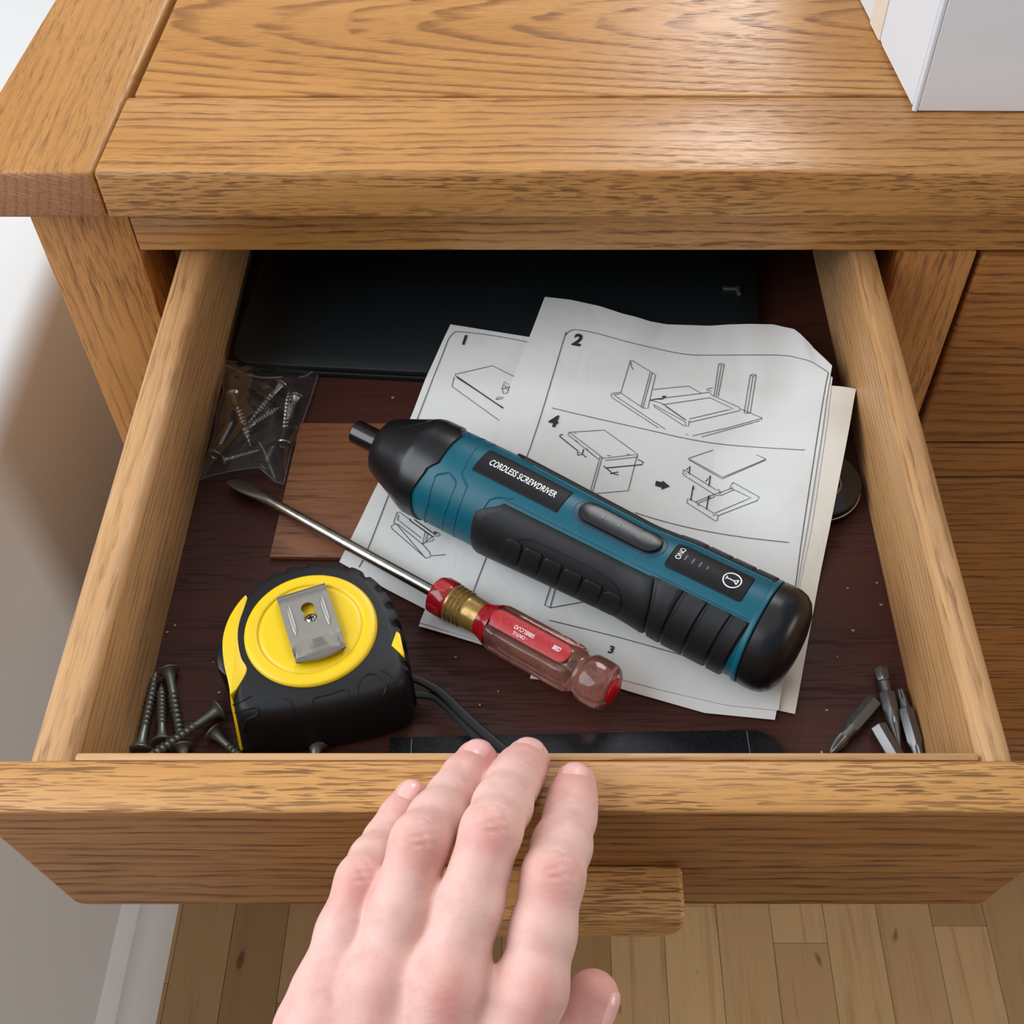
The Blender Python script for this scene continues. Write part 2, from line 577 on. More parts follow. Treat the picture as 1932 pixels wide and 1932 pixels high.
# ------------------------------------------------------------------ room
fl = obj('floor', box(-0.7, 1.6, -0.9, 2.2, -0.03, -0.008), plain('sub_floor', rgb(70, 50, 34), 0.8))
tag(fl, kind='structure')
PW = 0.0475
plank_me = {}
for ln in (0.31, 0.37, 0.43):
    v, f = box(-PW / 2 + 0.00015, PW / 2 - 0.00015, -ln / 2 + 0.0001, ln / 2 - 0.0001, -0.008, 0.0, 0.0005, 1)
    plank_me[ln] = make_mesh('plank', v, f, plank_wood)
for i in range(-13, 9):
    x = 0.2486 + PW * (i + 0.5)
    if x < -0.375: continue
    y = -0.35 - rng.uniform(0, 0.3)
    while y < 1.15:
        ln = float(rng.choice([0.31, 0.37, 0.43]))
        link('plank', plank_me[ln], (x, y + ln / 2, 0.0), fl)
        y += ln

WX = -0.335
SILL = 0.512
wp = [(WX, 0.0), (WX, SILL - 0.018)] + [(WX - 0.018 + 0.018 * math.cos(t), SILL - 0.018 + 0.018 * math.sin(t)) for t in np.linspace(0.12, PI / 2, 9)] + [(-0.76, SILL), (-0.76, 0.0)]
wl = obj('wall_left', join(prism([(x, -1.6, z) for x, z in wp], (0, 3.8, 0)), box(-0.76, -0.64, -1.6, -1.2, SILL, 2.6),
                           box(-0.76, -0.64, 1.7, 2.2, SILL, 2.6), box(-0.76, -0.64, -1.2, 1.7, 2.3, 2.6)), wall_paint, angle=40)
tag(wl, kind='structure')
prof = [(WX, 0.0), (WX + 0.010, 0.0), (WX + 0.010, 0.055), (WX + 0.0075, 0.060), (WX + 0.0065, 0.092), (WX + 0.0085, 0.097),
        (WX + 0.0065, 0.103), (WX + 0.002, 0.112), (WX, 0.115)]
sk = obj('baseboard_left', prism([(x, -0.9, z) for x, z in prof], (0, 3.1, 0)), skirting_paint)
tag(sk, kind='structure')

# ------------------------------------------------------------------ sideboard
sb = tag(empty('sideboard', (0, 0.66, 0.0)), 'oak sideboard with framed top and one drawer pulled open', 'sideboard')
YB = 0.88


def xl(y): return -0.256 + 0.0538 * (y - LY)
def xr(y): return -0.1945 + 0.0355 * (y - LY)


st = obj('top_stile', prism([(xl(LY), LY, LB), (xr(LY) - 0.0003, LY, LB), (xr(YB) - 0.0003, YB, LB), (xl(YB), YB, LB)], (0, 0, LT - LB), 0.0022, 3),
         [oak_y, end_grain], sb)
for p in st.data.polygons:
    if p.normal.y < -0.8: p.material_index = 1
st['label'] = 'left board of the top with brown end grain'
ry = 0.4936
obj('top_rail', prism([(xr(LY), LY, LB), (0.52, LY, LB), (0.52, ry, LB), (xr(ry), ry, LB)], (0, 0, LT - LB), 0.0022, 3), [oak_x, oak_edge], sb)
for p in bpy.data.objects['top_rail'].data.polygons:
    if p.normal.y < -0.8: p.material_index = 1
py0 = ry + 0.0015
obj('top_panel', prism([(xr(py0) + 0.0030, py0, LB + 0.004), (0.52, py0, LB + 0.004), (0.52, YB, LB + 0.004), (xr(YB) + 0.0030, YB, LB + 0.004)],
                       (0, 0, LT - LB - 0.0045), 0.0012, 2), oak_panel, sb)
obj('seam_shade_batten', box(xr(py0) - 0.004, 0.52, ry - 0.006, YB - 0.002, LB + 0.0005, LB + 0.0038), mahogany, sb)  # dark colour stands in for the shadow down in the lid's seams
obj('apron', box(-0.1935, 0.52, YC, YC + 0.022, ZT + 0.0008, LB, 0.0008), oak_x, sb)
for x0, x1, y0, y1 in ((-0.2402, -0.1938, YC, YC + 0.045), (-0.2402, -0.1938, YB - 0.05, YB - 0.006)):
    obj('leg', box(x0, x1, y0, y1, 0.0, LB, 0.0016), oak_z, sb)
obj('post', box(0.1722, 0.2086, YC, YC + 0.04, 0.06, ZT, 0.0012), oak_z, sb)
obj('side_panel', box(-0.234, -0.222, YC + 0.045, YB - 0.05, 0.10, LB), oak_y, sb)
obj('partition', box(0.178, 0.190, YC + 0.04, YB - 0.02, 0.10, LB), oak_dark, sb)
obj('back_panel', box(-0.19, 0.52, YB - 0.02, YB - 0.012, 0.10, LB), oak_dark, sb)
obj('rail', box(0.2086, 0.52, YC + 0.0006, YC + 0.02, CAM_H - 0.5372, CAM_H - 0.5078, 0.001), oak_dark, sb)
obj('rail', box(0.2086, 0.52, YC + 0.0006, YC + 0.02, CAM_H - 0.6965, CAM_H - 0.6705, 0.001), oak_dark, sb)
for z0, z1 in ((-0.5063, -0.3720), (-0.6690, -0.5388), (-0.86, -0.6982)):
    cf = obj('closed_drawer_front', box(0.2118, 0.52, YC - 0.0004, YC + 0.02, CAM_H + z0, CAM_H + z1, 0.0022, 3), oak_dark, sb)
for z0, z1 in ((-0.5372, -0.5078), (-0.6965, -0.6705)):
    obj('rail', box(-0.1938, 0.1722, YC + 0.0006, YC + 0.02, CAM_H + z0, CAM_H + z1, 0.001), oak_dark, sb)
for z0, z1 in ((-0.6690, -0.5388), (-0.86, -0.6982)):
    obj('closed_drawer_front', box(-0.1910, 0.1694, YC - 0.0004, YC + 0.02, CAM_H + z0, CAM_H + z1, 0.0022, 3), oak_dark, sb)
obj('cabinet_floor', box(-0.19, 0.52, YC + 0.02, YB - 0.02, 0.09, 0.10), oak_dark, sb)

dr = empty('drawer', (-0.008, 0.38, ZF), sb)
dr['label'] = 'open drawer with dark red-brown bottom'
YF = 0.1686
zb = CAM_H - 0.4538
L0, L1, R0, R1 = -0.1902, -0.1803, 0.1862, 0.1690


def arc(cx, cz, r, a0, a1, n=6):
    return [(cx + r * math.cos(a), cz + r * math.sin(a)) for a in np.linspace(a0, a1, n)]


rc = 0.005
fp = [(L0, ZT), (R0, ZT)] + arc(R1 - rc + 0.0012, zb + rc, rc, 0.15, -PI / 2) + arc(L1 + rc, zb + rc, rc, -PI / 2, -PI + 0.12)
fr = obj('drawer_front', prism([(x, YF, z) for x, z in fp], (0, 0.0190, 0), 0.0018, 3), [oak_front_shaded, oak_top_edge], dr)
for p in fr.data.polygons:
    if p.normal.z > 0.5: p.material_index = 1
obj('front_lining', box(-0.1600, 0.1488, YF + 0.0190, YF + 0.0222, ZF - 0.012, ZT - 0.0006, 0.0012), oak_lining, dr)


def side_geo(x0, x1):
    r = 0.0046
    pr = [(x0, ZF - 0.012), (x1, ZF - 0.012)] + arc(x1 - r, ZT - 0.0012 - r, r, 0, PI / 2, 7) + arc(x0 + r, ZT - 0.0012 - r, r, PI / 2, PI, 7)
    return prism([(x, YF + 0.019, z) for x, z in pr], (0, 0.415, 0))


obj('side_panel', side_geo(-0.1762, -0.1603), oak_side, dr)
obj('side_panel', side_geo(0.1488, 0.1612), oak_side, dr)
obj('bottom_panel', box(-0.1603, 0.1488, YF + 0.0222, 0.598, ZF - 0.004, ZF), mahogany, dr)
obj('back_panel', box(-0.1603, 0.1488, 0.598, 0.610, ZF - 0.012, ZT - 0.004), oak_side, dr)
hp = [(-0.062, 0.637), (0.0498, 0.637)] + arc(0.0498 - 0.009, 0.6165 + 0.009, 0.009, 0, -PI / 2) + arc(-0.062 + 0.009, 0.6165 + 0.009, 0.009, -PI / 2, -PI)
obj('handle', prism([(x, 0.1490, z) for x, z in hp], (0, YF - 0.1490, 0), 0.0022, 3), oak_top_edge, dr)

# ------------------------------------------------------------------ carton on the lid
P0 = at_z(1727, 211, LT); P1 = at_z(1621, 0, LT)
e_l = (P1 - P0) / np.linalg.norm(P1 - P0); e_f = at_z(1932, 212, LT) - P0; e_f /= np.linalg.norm(e_f)
bx = tag(empty('carton', P0 + np.array([0.07, 0.12, 0])), 'white cardboard box standing on the sideboard top', 'box')
LL, FF, HH = 0.24, 0.17, 0.16


def slab(a, u, lu, w, lw, n, th):     # a thin panel: corner, two edge directions, thickness along n
    a = np.asarray(a); u = np.asarray(u) * lu; w = np.asarray(w) * lw; n = np.asarray(n) * th
    return prism([a, a + u, a + u + w, a + w], n, 0.0004, 1)


up = np.array([0, 0, 1.0])
n_l = np.cross(up, e_l); n_f = np.cross(e_f, up)
z1 = np.array([0, 0, 0.0003])
obj('side_panel', slab(P0 + z1 + e_l * 0.0006, e_l, LL, up, HH, -n_l, 0.0022), card_white, bx)
obj('front_panel', slab(P0 + z1 + e_f * 0.0012, e_f, FF, up, HH, -n_f, 0.0024), card_side, bx)
obj('side_panel', slab(P0 + z1 + e_f * FF, e_l, LL, up, HH, n_l, 0.0022), card_white, bx)
obj('back_panel', slab(P0 + z1 + e_l * LL, e_f, FF, up, HH, n_f, 0.0022), card_side, bx)
obj('top_flap', slab(P0 + up * HH, e_f, FF, e_l, LL, up, 0.002), card_white, bx)
obj('corner_fold', tube([P0 + z1 + n_l * 0.0 + e_l * 0.0012 + up * h for h in (0.0, 0.05, 0.16)], 0.0014, 10), card_white, bx)
obj('side_flap', slab(P0 + z1 + e_l * 0.0030 + n_l * 0.0005 + up * 0.0012, e_l, 0.052, up, HH - 0.01, n_l, 0.0005), card_white, bx)
obj('tape', slab(P0 + z1 + e_l * 0.0600 + n_l * 0.0002, e_l, 0.017, up, HH, n_l, 0.0003), tape_beige, bx)

# ------------------------------------------------------------------ flat things on the drawer floor
def world_poly(pts, z): return [at_z(x, y, z) for x, y in pts]


# dark case at the back
cz = ZF + 0.0072
ca = at_z(425, 684, cz); cb = at_z(800, 703, cz)
cdir = (cb - ca) / np.linalg.norm(cb - ca); cper = np.array([-cdir[1], cdir[0], 0])
cL = 0.266
c0 = np.array([-0.1575, 0, cz]) + np.array([0, ca[1] + (-0.1575 - ca[0]) * cdir[1] / cdir[0], 0])


def case_half(z0, z1, ins):
    pts = []
    for (u, v, a0) in ((cL, 0.148, 0), (0.0, 0.148, PI / 2), (0.0, 0.0, PI), (cL, 0.0, 3 * PI / 2)):
        r = 0.012
        cu = min(max(u, r + ins), cL - r - ins); cv = min(max(v, r + ins), 0.148 - r - ins)
        for a in np.linspace(a0, a0 + PI / 2, 7):
            pts.append(c0 + cdir * (cu + r * math.cos(a)) + cper * (cv + r * math.sin(a)))
    pts = [np.array([p[0], p[1], z0]) for p in pts]
    return prism(pts, (0, 0, z1 - z0), 0.0011, 2)


ks = tag(empty('flat_case', c0 + cdir * cL / 2 + cper * 0.07 + np.array([0, 0, ZF - cz])), 'flat dark blue-black case lying at the back of the drawer', 'case')
obj('lower_shell', case_half(ZF + 0.0002, ZF + 0.0034, 0.0), case_dark, ks)
obj('upper_shell', case_half(ZF + 0.0037, cz, 0.0004), case_dark, ks)
pc = at_z(1378, 546, ZF + 0.0072)
obj('clasp', join(box(pc[0] - 0.004, pc[0] + 0.004, pc[1] - 0.0012, pc[1] + 0.0012, ZF + 0.0068, ZF + 0.0088, 0.0007),
                  box(pc[0] + 0.003, pc[0] + 0.0052, pc[1] - 0.005, pc[1] + 0.0012, ZF + 0.0025, ZF + 0.0088, 0.0007)), steel, ks)

# wooden offcut
zo = ZF + 0.0028
q = world_poly([(566, 797), (752, 797), (716, 1052), (508, 1050)], zo)
q = [np.array([p[0], p[1], ZF + 0.0002]) for p in q]
q[1] = q[0] + np.array([0.060, -0.0004, 0]); q[2] = q[3] + np.array([0.060, -0.001, 0])
tag(obj('wood_offcut', prism(q, (0, 0, 0.0026), 0.0006, 2), offcut_wood), 'thin brown wood offcut under the nose of the cordless screwdriver', 'wood board')

# roll of black tape
rcx = at_z(1540, 905, ZF + 0.009)
rl = tag(empty('tape_roll', (rcx[0], rcx[1], ZF)), 'black tape roll half hidden under the cream sheet', 'tape roll')


def ring_geo(r0, r1, z0, z1, n=48):
    th = np.linspace(0, 2 * PI, n, endpoint=False)
    cs = np.stack([np.cos(th), np.sin(th)], 1)
    rr = []
    b = 0.0006
    for r, z in ((r0, z0), (r1 - b, z0), (r1, z0 + b), (r1, z1 - b), (r1 - b, z1), (r0, z1), (r0, z0)):
        rr.append(np.concatenate([cs * r + rcx[:2], np.full((n, 1), z)], 1))
    return loft(rr, False, False)


obj('wound_tape', ring_geo(0.012, 0.0205, ZF + 0.0003, ZF + 0.0088), black_gloss, rl)
obj('pale_edge', ring_geo(0.0200, 0.02085, ZF + 0.0044, ZF + 0.0053), tape_beige, rl)
obj('core', ring_geo(0.0108, 0.0122, ZF + 0.0002, ZF + 0.0084), card_brown, rl)

# black flat strip at the front of the drawer
s0 = at_z(735, 1390, ZF + 0.004); s1 = at_z(1405, 1375, ZF + 0.004)
sd_ = (s1 - s0) / np.linalg.norm(s1 - s0); sp_ = np.array([sd_[1], -sd_[0], 0])
SL = np.linalg.norm(s1 - s0) + 0.0140
SW = 0.026
pts = [s0, s0 + sd_ * (SL - 0.012)]
pts += [s0 + sd_ * (SL - 0.012 + 0.012 * math.sin(a)) + sp_ * (0.012 - 0.012 * math.cos(a)) for a in np.linspace(0.2, PI / 2, 6)]
pts += [s0 + sd_ * SL + sp_ * SW, s0 + sp_ * SW]
pts = [np.array([p[0], p[1], ZF + 0.0003]) for p in pts]
sr = tag(obj('plastic_strip', prism(pts, (0, 0, 0.0034), 0.0006, 2), strip_black), 'long black plastic strip lying along the drawer front', 'plastic strip')
for t in (0.0085, SL - 0.0135):
    a = s0 + sd_ * t + sp_ * 0.0008
    obj('seam', slab(np.array([a[0], a[1], ZF + 0.0036]), sd_, 0.0004, sp_, SW - 0.002, up, 0.00035), plain('strip_seam_grey', rgb(84, 86, 90), 0.5), sr)

# ------------------------------------------------------------------ sheets of paper
def sm(x, a, b):
    t = np.clip((x - a) / (b - a), 0, 1)
    return t * t * (3 - 2 * t)


W2 = np.array([at_z(x, y, ZF + 0.004)[:2] for x, y in ((1028, 560), (1575, 690), (1465, 1352), (792, 1174))])
ex2 = (W2[1] - W2[0]) / np.linalg.norm(W2[1] - W2[0]); ey2 = (W2[3] - W2[0]) / np.linalg.norm(W2[3] - W2[0])


def uv2(x, y):
    d = np.stack([np.asarray(x) - W2[0][0], np.asarray(y) - W2[0][1]], -1)
    return d @ ex2, d @ ey2           # metres along / down the sheet


def over_case(x, y, top):
    # how far a sheet is lifted where it lies on the flat case
    dist = (np.asarray(x) - c0[0]) * cper[0] + (np.asarray(y) - c0[1]) * cper[1]      # metres behind the case's front edge
    return top * sm(dist, -0.030, -0.002) * (1 - sm(np.asarray(x), 0.100, 0.125))


def lift(x, y):          # right edge of the stack leaning up against the drawer side
    return 0.019 * sm(np.asarray(x), 0.095, 0.152) * sm(np.asarray(y), 0.30, 0.42)


def h3(x, y):
    g = np.exp(-(((x - rcx[0]) / 0.036) ** 2 + ((y - rcx[1]) / 0.040) ** 2) ** 2)
    return np.maximum(0.0012 + 0.0088 * g, over_case(x, y, 0.0078)) + lift(x, y)


def h1(x, y):
    # the left sheet lies over the offcut, flattens towards its right
    return 0.0032 + over_case(x, y, 0.0052) + 0.0002 * np.sin(x * 70 + y * 40) - 0.0012 * sm(-np.asarray(y), -0.316, -0.285) + 0.0003 * np.sin(y * 130)


def h2(x, y):
    u, v = uv2(x, y)
    base = 0.0047 + over_case(x, y, 0.0052) - 0.0024 * sm(u, 0.03, 0.15) - 0.0008 * sm(v, 0.14, 0.21)
    wav = 0.0028 * np.exp(-((u - 0.048) / 0.020) ** 2) * (1 - sm(v, 0.0, 0.05)) - 0.0026 * np.exp(-((u - 0.076) / 0.014) ** 2) * (1 - sm(v, 0.0, 0.06))
    wav = wav + 0.0045 * np.exp(-((u - 0.120) / 0.026) ** 2) * (1 - sm(v, 0.0, 0.07))
    cren = 0.0005 * np.sin(u * 95 + v * 60) * np.cos(v * 80) + 0.0007 * np.exp(-((u - 0.082 - v * 0.12) / 0.003) ** 2) * (1 - sm(v, 0.02, 0.05))
    diag = (u - 0.150) + (0.028 - v) * 0.55         # turned-down corner
    cor = -0.30 * np.clip(diag + 0.006, 0, None) * (1 - sm(v, 0.02, 0.05))
    h = base + wav + cren + cor + lift(x, y) * 0.95
    return np.maximum(h, h3(x, y) + 0.0012)


def coons(top, right, bottom, left, nu=72, nv=84):
    """four boundary polylines (world xy) -> grid"""
    def res(p, n):
        p = np.asarray(p, float)
        d = np.r_[0, np.cumsum(np.linalg.norm(np.diff(p, axis=0), axis=1))]
        t = np.linspace(0, d[-1], n)
        return np.stack([np.interp(t, d, p[:, 0]), np.interp(t, d, p[:, 1])], 1)
    T, B, L, R = res(top, nu), res(bottom, nu), res(left, nv), res(right, nv)
    u = np.linspace(0, 1, nu)[:, None, None]; v = np.linspace(0, 1, nv)[None, :, None]
    return ((1 - v) * T[:, None] + v * B[:, None] + (1 - u) * L[None] + u * R[None]
            - (1 - u) * (1 - v) * T[0] - u * (1 - v) * T[-1] - (1 - u) * v * B[0] - u * v * B[-1])


def sheet(name, bounds_px, hf, mat, dz=0.0, th=0.00018, z_est=0.004):
    b = []
    for side in bounds_px:
        pw = []
        for x, y in side:
            z = ZF + z_est
            for _ in range(12):
                p = at_z(x, y, z); z = ZF + float(hf(p[0], p[1])) + dz
            pw.append(p[:2])
        b.append(pw)
    g = coons(*b)
    nu, nv = g.shape[:2]
    z = ZF + hf(g[..., 0], g[..., 1]) + dz
    top = np.concatenate([g, z[..., None]], -1).reshape(-1, 3)
    bot = top - np.array([0, 0, th])
    F = []
    N = nu * nv
    for i in range(nu - 1):
        for j in range(nv - 1):
            a, b_, c, d = i * nv + j, i * nv + j + 1, (i + 1) * nv + j + 1, (i + 1) * nv + j
            F.append((a, b_, c, d)); F.append((N + d, N + c, N + b_, N + a))
    rim = [i * nv for i in range(nu)] + [(nu - 1) * nv + j for j in range(1, nv)] + [i * nv + nv - 1 for i in range(nu - 2, -1, -1)] + [j for j in range(nv - 2, 0, -1)]
    for k in range(len(rim)):
        a, b_ = rim[k], rim[(k + 1) % len(rim)]
        F.append((b_, a, N + a, N + b_))
    return obj(name, (np.concatenate([top, bot]), F), mat, angle=60)


sh3 = sheet('paper_sheet', ([(1150, 640), (1615, 734)], [(1615, 734), (1500, 1347)], [(1000, 1280), (1400, 1325), (1500, 1347)], [(1150, 640), (1000, 1280)]), h3, paper_cream)
tag(sh3, 'blank cream sheet sticking out at the right under the printed sheets', 'paper')
sh1 = sheet('paper_sheet', ([(850, 612), (1045, 643)], [(1045, 643), (890, 1176)], [(640, 1060), (730, 1112), (820, 1158), (890, 1176)], [(850, 612), (795, 735), (640, 1060)]), h1, paper_white)
tag(sh1, 'printed instruction sheet showing panel 1, underneath at the left', 'paper')
h2b = lambda x, y: h2(x, y) - 0.0008
sh4 = sheet('paper_sheet', ([(1045, 590), (1300, 640), (1500, 660), (1571, 712)], [(1571, 712), (1530, 1000), (1462, 1358)], [(790, 1181), (960, 1232), (1200, 1308), (1330, 1345), (1462, 1358)], [(1045, 590), (790, 1181)]), h2b, paper_white)
tag(sh4, 'blank-edged sheet lying directly beneath the sheet with panels 2 and 4', 'paper')
sh2 = sheet('paper_sheet', ([(1028, 560), (1080, 566), (1130, 577), (1175, 592), (1225, 606), (1290, 613), (1380, 612), (1460, 612), (1497, 620), (1530, 650), (1570, 690)],
                            [(1570, 690), (1558, 760), (1515, 1040), (1469, 1340)], [(792, 1174), (900, 1208), (1050, 1248), (1250, 1302), (1370, 1330), (1469, 1340)], [(1028, 560), (960, 738), (792, 1174)]), h2, paper_white)
tag(sh2, 'creased top instruction sheet with panels 2, 3 and 4', 'paper')


def on_sheet(x, y, hf, eps=0.00034):
    z = ZF + 0.005
    for _ in range(12):
        p = at_z(x, y, z); z = ZF + float(hf(p[0], p[1])) + eps
    p[2] = z
    return p


def ribbons(lines, hf, w=0.00026, step=0.004):
    """pen strokes lying on a sheet: list of pixel polylines -> flat ribbon mesh"""
    V, F = [], []
    for ln in lines:
        pw = []
        for k in range(len(ln) - 1):
            a, b = np.array(ln[k], float), np.array(ln[k + 1], float)
            n = max(1, int(np.linalg.norm(b - a) / 14))
            for t in range(n): pw.append(a + (b - a) * t / n)
        pw.append(np.array(ln[-1], float))
        P = np.array([on_sheet(x, y, hf) for x, y in pw])
        n0 = len(V)
        for i in range(len(P)):
            t = P[min(i + 1, len(P) - 1)] - P[max(i - 1, 0)]
            t = t / (np.linalg.norm(t) + 1e-12)
            s = np.array([-t[1], t[0], 0]) * w / 2
            V += [P[i] + s, P[i] - s]
        for i in range(len(P) - 1):
            a = n0 + 2 * i
            F.append((a, a + 1, a + 3, a + 2))
    return np.array(V), F


def Z(x0, y0, s): return lambda *pts: [(x0 + x / s, y0 + y / s) for x, y in pts]


def blob(poly, hf):
    P = [on_sheet(x, y, hf, 0.00042) for x, y in poly]
    return np.array(P), [tuple(range(len(P)))]


def paper_text(s, px, py, hpx, hf, ang_px, bold=0.035, shear=0.15):
    v, f = text_geo(s, bold, shear)
    c, sn = math.cos(ang_px), math.sin(ang_px)
    k = hpx / 0.72
    return np.array([on_sheet(px + k * (c * a + sn * b) * 1.1, py + k * (sn * a - c * b), hf, 0.00042) for a, b in v]), f


z8 = Z(1000, 600, 3.864); z5 = Z(600, 500, 3.057); z6 = Z(600, 760, 3.864); z4 = Z(1232, 400, 2.76); z7 = Z(1050, 900, 3.513); z1_ = Z(700, 1000, 3.513)
fr2 = [[(889, 1127), (921, 1042), (1000, 845), (1062, 645), (1067, 632), (1076, 624), (1090, 622)] + z8((500, 115), (700, 170), (1000, 240), (1150, 265), (1300, 270), (1700, 268), (1860, 273)) + [(1505, 675), (1530, 682), (1550, 694), (1563, 703)],
       [(1563, 703), (1552, 760), (1515, 1000), (1500, 1110), (1478, 1240)],
       z8((160, 655), (500, 735), (860, 815), (1150, 880), (1450, 925), (1932, 958)) + [(1518, 848)],
       z7((520, 235), (700, 290), (950, 350), (1250, 400), (1540, 433)),
       [(1036, 1170), (1098, 1185), (1170, 1203), (1298, 1239)],
       z1_((1195, 355), (1150, 498), (1186, 515), (1440, 470)), z1_((1225, 370), (1186, 515))]
dia2 = [z8((730, 312), (660, 545), (822, 655), (858, 658), (915, 412), (890, 398), (745, 310)), z8((890, 400), (822, 655)), z8((875, 396), (808, 648)), z8((722, 318), (735, 308), (760, 315)),
        z8((735, 320), (735, 345), (752, 378)), z8((660, 540), (600, 548), (590, 560), (595, 578), (935, 800)), z8((655, 552), (612, 556)), z8((610, 560), (985, 810)),
        z8((895, 520), (1155, 495), (1250, 550)), z8((880, 600), (960, 620), (1140, 745)), z8((905, 590), (1250, 548), (1310, 540)), z8((900, 630), (1130, 755), (1135, 790), (1155, 785), (1160, 745)),
        z8((900, 630), (905, 645), (1125, 788)), z8((960, 632), (1310, 580)), z8((1310, 580), (1480, 660), (1160, 735)), z8((1330, 565), (1525, 650), (1525, 675), (1160, 760)), z8((1310, 545), (1330, 565)),
        z8((1340, 570), (1375, 335), (1395, 328), (1416, 338), (1370, 575)), z8((1395, 345), (1355, 570)), z8((1375, 335), (1395, 345), (1416, 338)),
        z8((1560, 690), (1605, 415), (1625, 407), (1648, 415), (1605, 690), (1580, 695), (1560, 690)), z8((1625, 422), (1582, 692)), z8((1605, 415), (1625, 422), (1648, 415)),
        z8((1530, 660), (1690, 728), (1688, 745), (1250, 866)), z8((1690, 730), (1440, 800), (1185, 858)), z8((1330, 508), (1290, 515), (1285, 524), (1320, 532)),
        z8((1135, 848), (1150, 850)),
        # panel 4, left cabinet
        z8((285, 832), (540, 816), (785, 992), (535, 1022), (285, 832)), z8((285, 832), (275, 850), (500, 1030)), z8((535, 1022), (510, 1010), (440, 1258)), z8((525, 1015), (455, 1270)), z8((785, 992), (775, 1020), (715, 1258), (480, 1278)),
        z8((545, 1038), (785, 1012)), z8((590, 1002), (575, 1003), (560, 1001)), z8((705, 992), (722, 991)), z8((320, 840), (335, 839)), z8((330, 890), (345, 900)), z8((410, 950), (440, 985), (500, 1030)),
        # panel 4, right frame
        z8((1333, 962), (1155, 1022), (1160, 1035), (1400, 1172), (1715, 1036), (1718, 1026), (1648, 996)), z8((1158, 1026), (1402, 1160), (1715, 1030)),
        z8((1120, 1105), (1112, 1140), (1350, 1290), (1372, 1295), (1388, 1275), (1370, 1245), (1360, 1255), (1120, 1105)), z8((1388, 1270), (1480, 1235)), z8((1385, 1295), (1490, 1250)), z8((1480, 1198), (1455, 1235), (1610, 1310), (1350, 1420)),
        z8((1480, 1198), (1672, 1305), (1655, 1330), (1370, 1440)), z8((1150, 1315), (1142, 1345), (1350, 1478), (1366, 1475), (1370, 1440), (1160, 1315)), z8((1205, 1340), (1390, 1265)), z8((1220, 1350), (1350, 1300)),
        z8((1215, 1360), (1235, 1366)), z8((1330, 1434), (1348, 1440)), z8((1130, 1130), (1140, 1140)), z8((1150, 1120), (1165, 1140))]
bold2 = [z8((240, 850), (222, 850), (215, 862), (350, 970)), z8((365, 985), (345, 975), (345, 1000), (380, 992), (410, 1015)), z8((390, 955), (380, 990)), z8((785, 1030), (825, 1050), (815, 1068), (555, 1092)), z8((535, 1078), (600, 1130), (640, 1145), (640, 1120), (585, 1135)),
         z8((1170, 1330), (1190, 1222)), z8((1285, 1395), (1303, 1295)), z8((1280, 1190), (1315, 1148), (1303, 1225)), z8((1140, 1105), (1165, 1080), (1160, 1130)), z8((875, 598), (920, 590), (970, 590)), z8((985, 640), (1130, 740))]
fr2 = [catmull(l, 5) if len(l) > 4 else l for l in fr2]
obj('printed_frame', ribbons(fr2, h2, 0.00036), ink_soft, sh2, smooth=False)
tag(obj('printed_diagram', ribbons(dia2, h2, 0.00030), ink_soft, sh2, smooth=False), kind='stuff')
tag(obj('printed_diagram', join(ribbons(bold2, h2, 0.00050), blob(z8((917, 1186), (962, 1196), (965, 1184), (1018, 1226), (958, 1250), (958, 1235), (912, 1222)), h2),
                            blob(z8((960, 568), (995, 566), (972, 588)), h2), blob(z8((1180, 1245), (1190, 1215), (1197, 1247)), h2), blob(z8((1296, 1318), (1306, 1286), (1310, 1320)), h2)), ink, sh2, smooth=False), kind='stuff')
for s, x, y, hp_ in (('2', 1088, 642, 22), ('4', 1043, 795, 22), ('3', 1152, 1226, 14)):
    obj('printed_number', paper_text(s, x, y, hp_, h2, 0.2), ink, sh2, smooth=False)
obj('printed_number', blob([(1435, 1292), (1439, 1293), (1437, 1304), (1433, 1303)], h2), ink, sh2, smooth=False)
fr1 = [[(677, 1070), (700, 1020), (788, 788), (838, 660), (846, 640), (856, 628), (870, 626), (930, 633), (995, 645)]]
dia1 = [z5((790, 630), (1005, 580), (1205, 680), (1205, 690), (1110, 715)), z5((790, 630), (795, 642), (1070, 830)), z5((785, 645), (772, 700), (1050, 900)), z5((800, 650), (1072, 825)), z5((1120, 690), (1205, 675)),
        z5((1100, 690), (1075, 672), (1060, 710), (1070, 742), (1090, 738), (1105, 700)), z5((1062, 715), (1100, 700)), z5((1075, 690), (1090, 720), (1108, 700)), z5((1025, 772), (1040, 760), (1070, 765), (1050, 772), (1025, 775)), z5((840, 626), (845, 627)),
        z5((1140, 650), (1160, 635), (1175, 655), (1160, 672)), z5((1150, 660), (1175, 650)), z5((1155, 595), (1200, 630), (1205, 680)),
        z6((600, 795), (575, 800), (550, 870), (575, 890), (780, 1130)), z6((560, 880), (530, 900), (540, 920), (785, 1132), (820, 1120)), z6((575, 880), (760, 1030), (810, 1085), (820, 1115), (930, 1105)),
        z6((590, 860), (750, 985)), z6((585, 815), (580, 860)), z6((780, 940), (760, 1025), (830, 1005), (845, 990)), z6((800, 950), (785, 1010)), z6((830, 975), (760, 1030)), z6((850, 935), (890, 960), (880, 970), (850, 970)), z6((600, 800), (665, 850))]
bold1 = [z5((1165, 600), (1215, 645), (1232, 662)), z5((1200, 655), (1235, 660)), z6((670, 845), (672, 860), (840, 980)), z6((700, 850), (830, 945)), z6((845, 940), (860, 950), (850, 962), (838, 950), (848, 940)), z5((800, 642), (1072, 828))]
fr1 = [catmull(l, 5) for l in fr1]
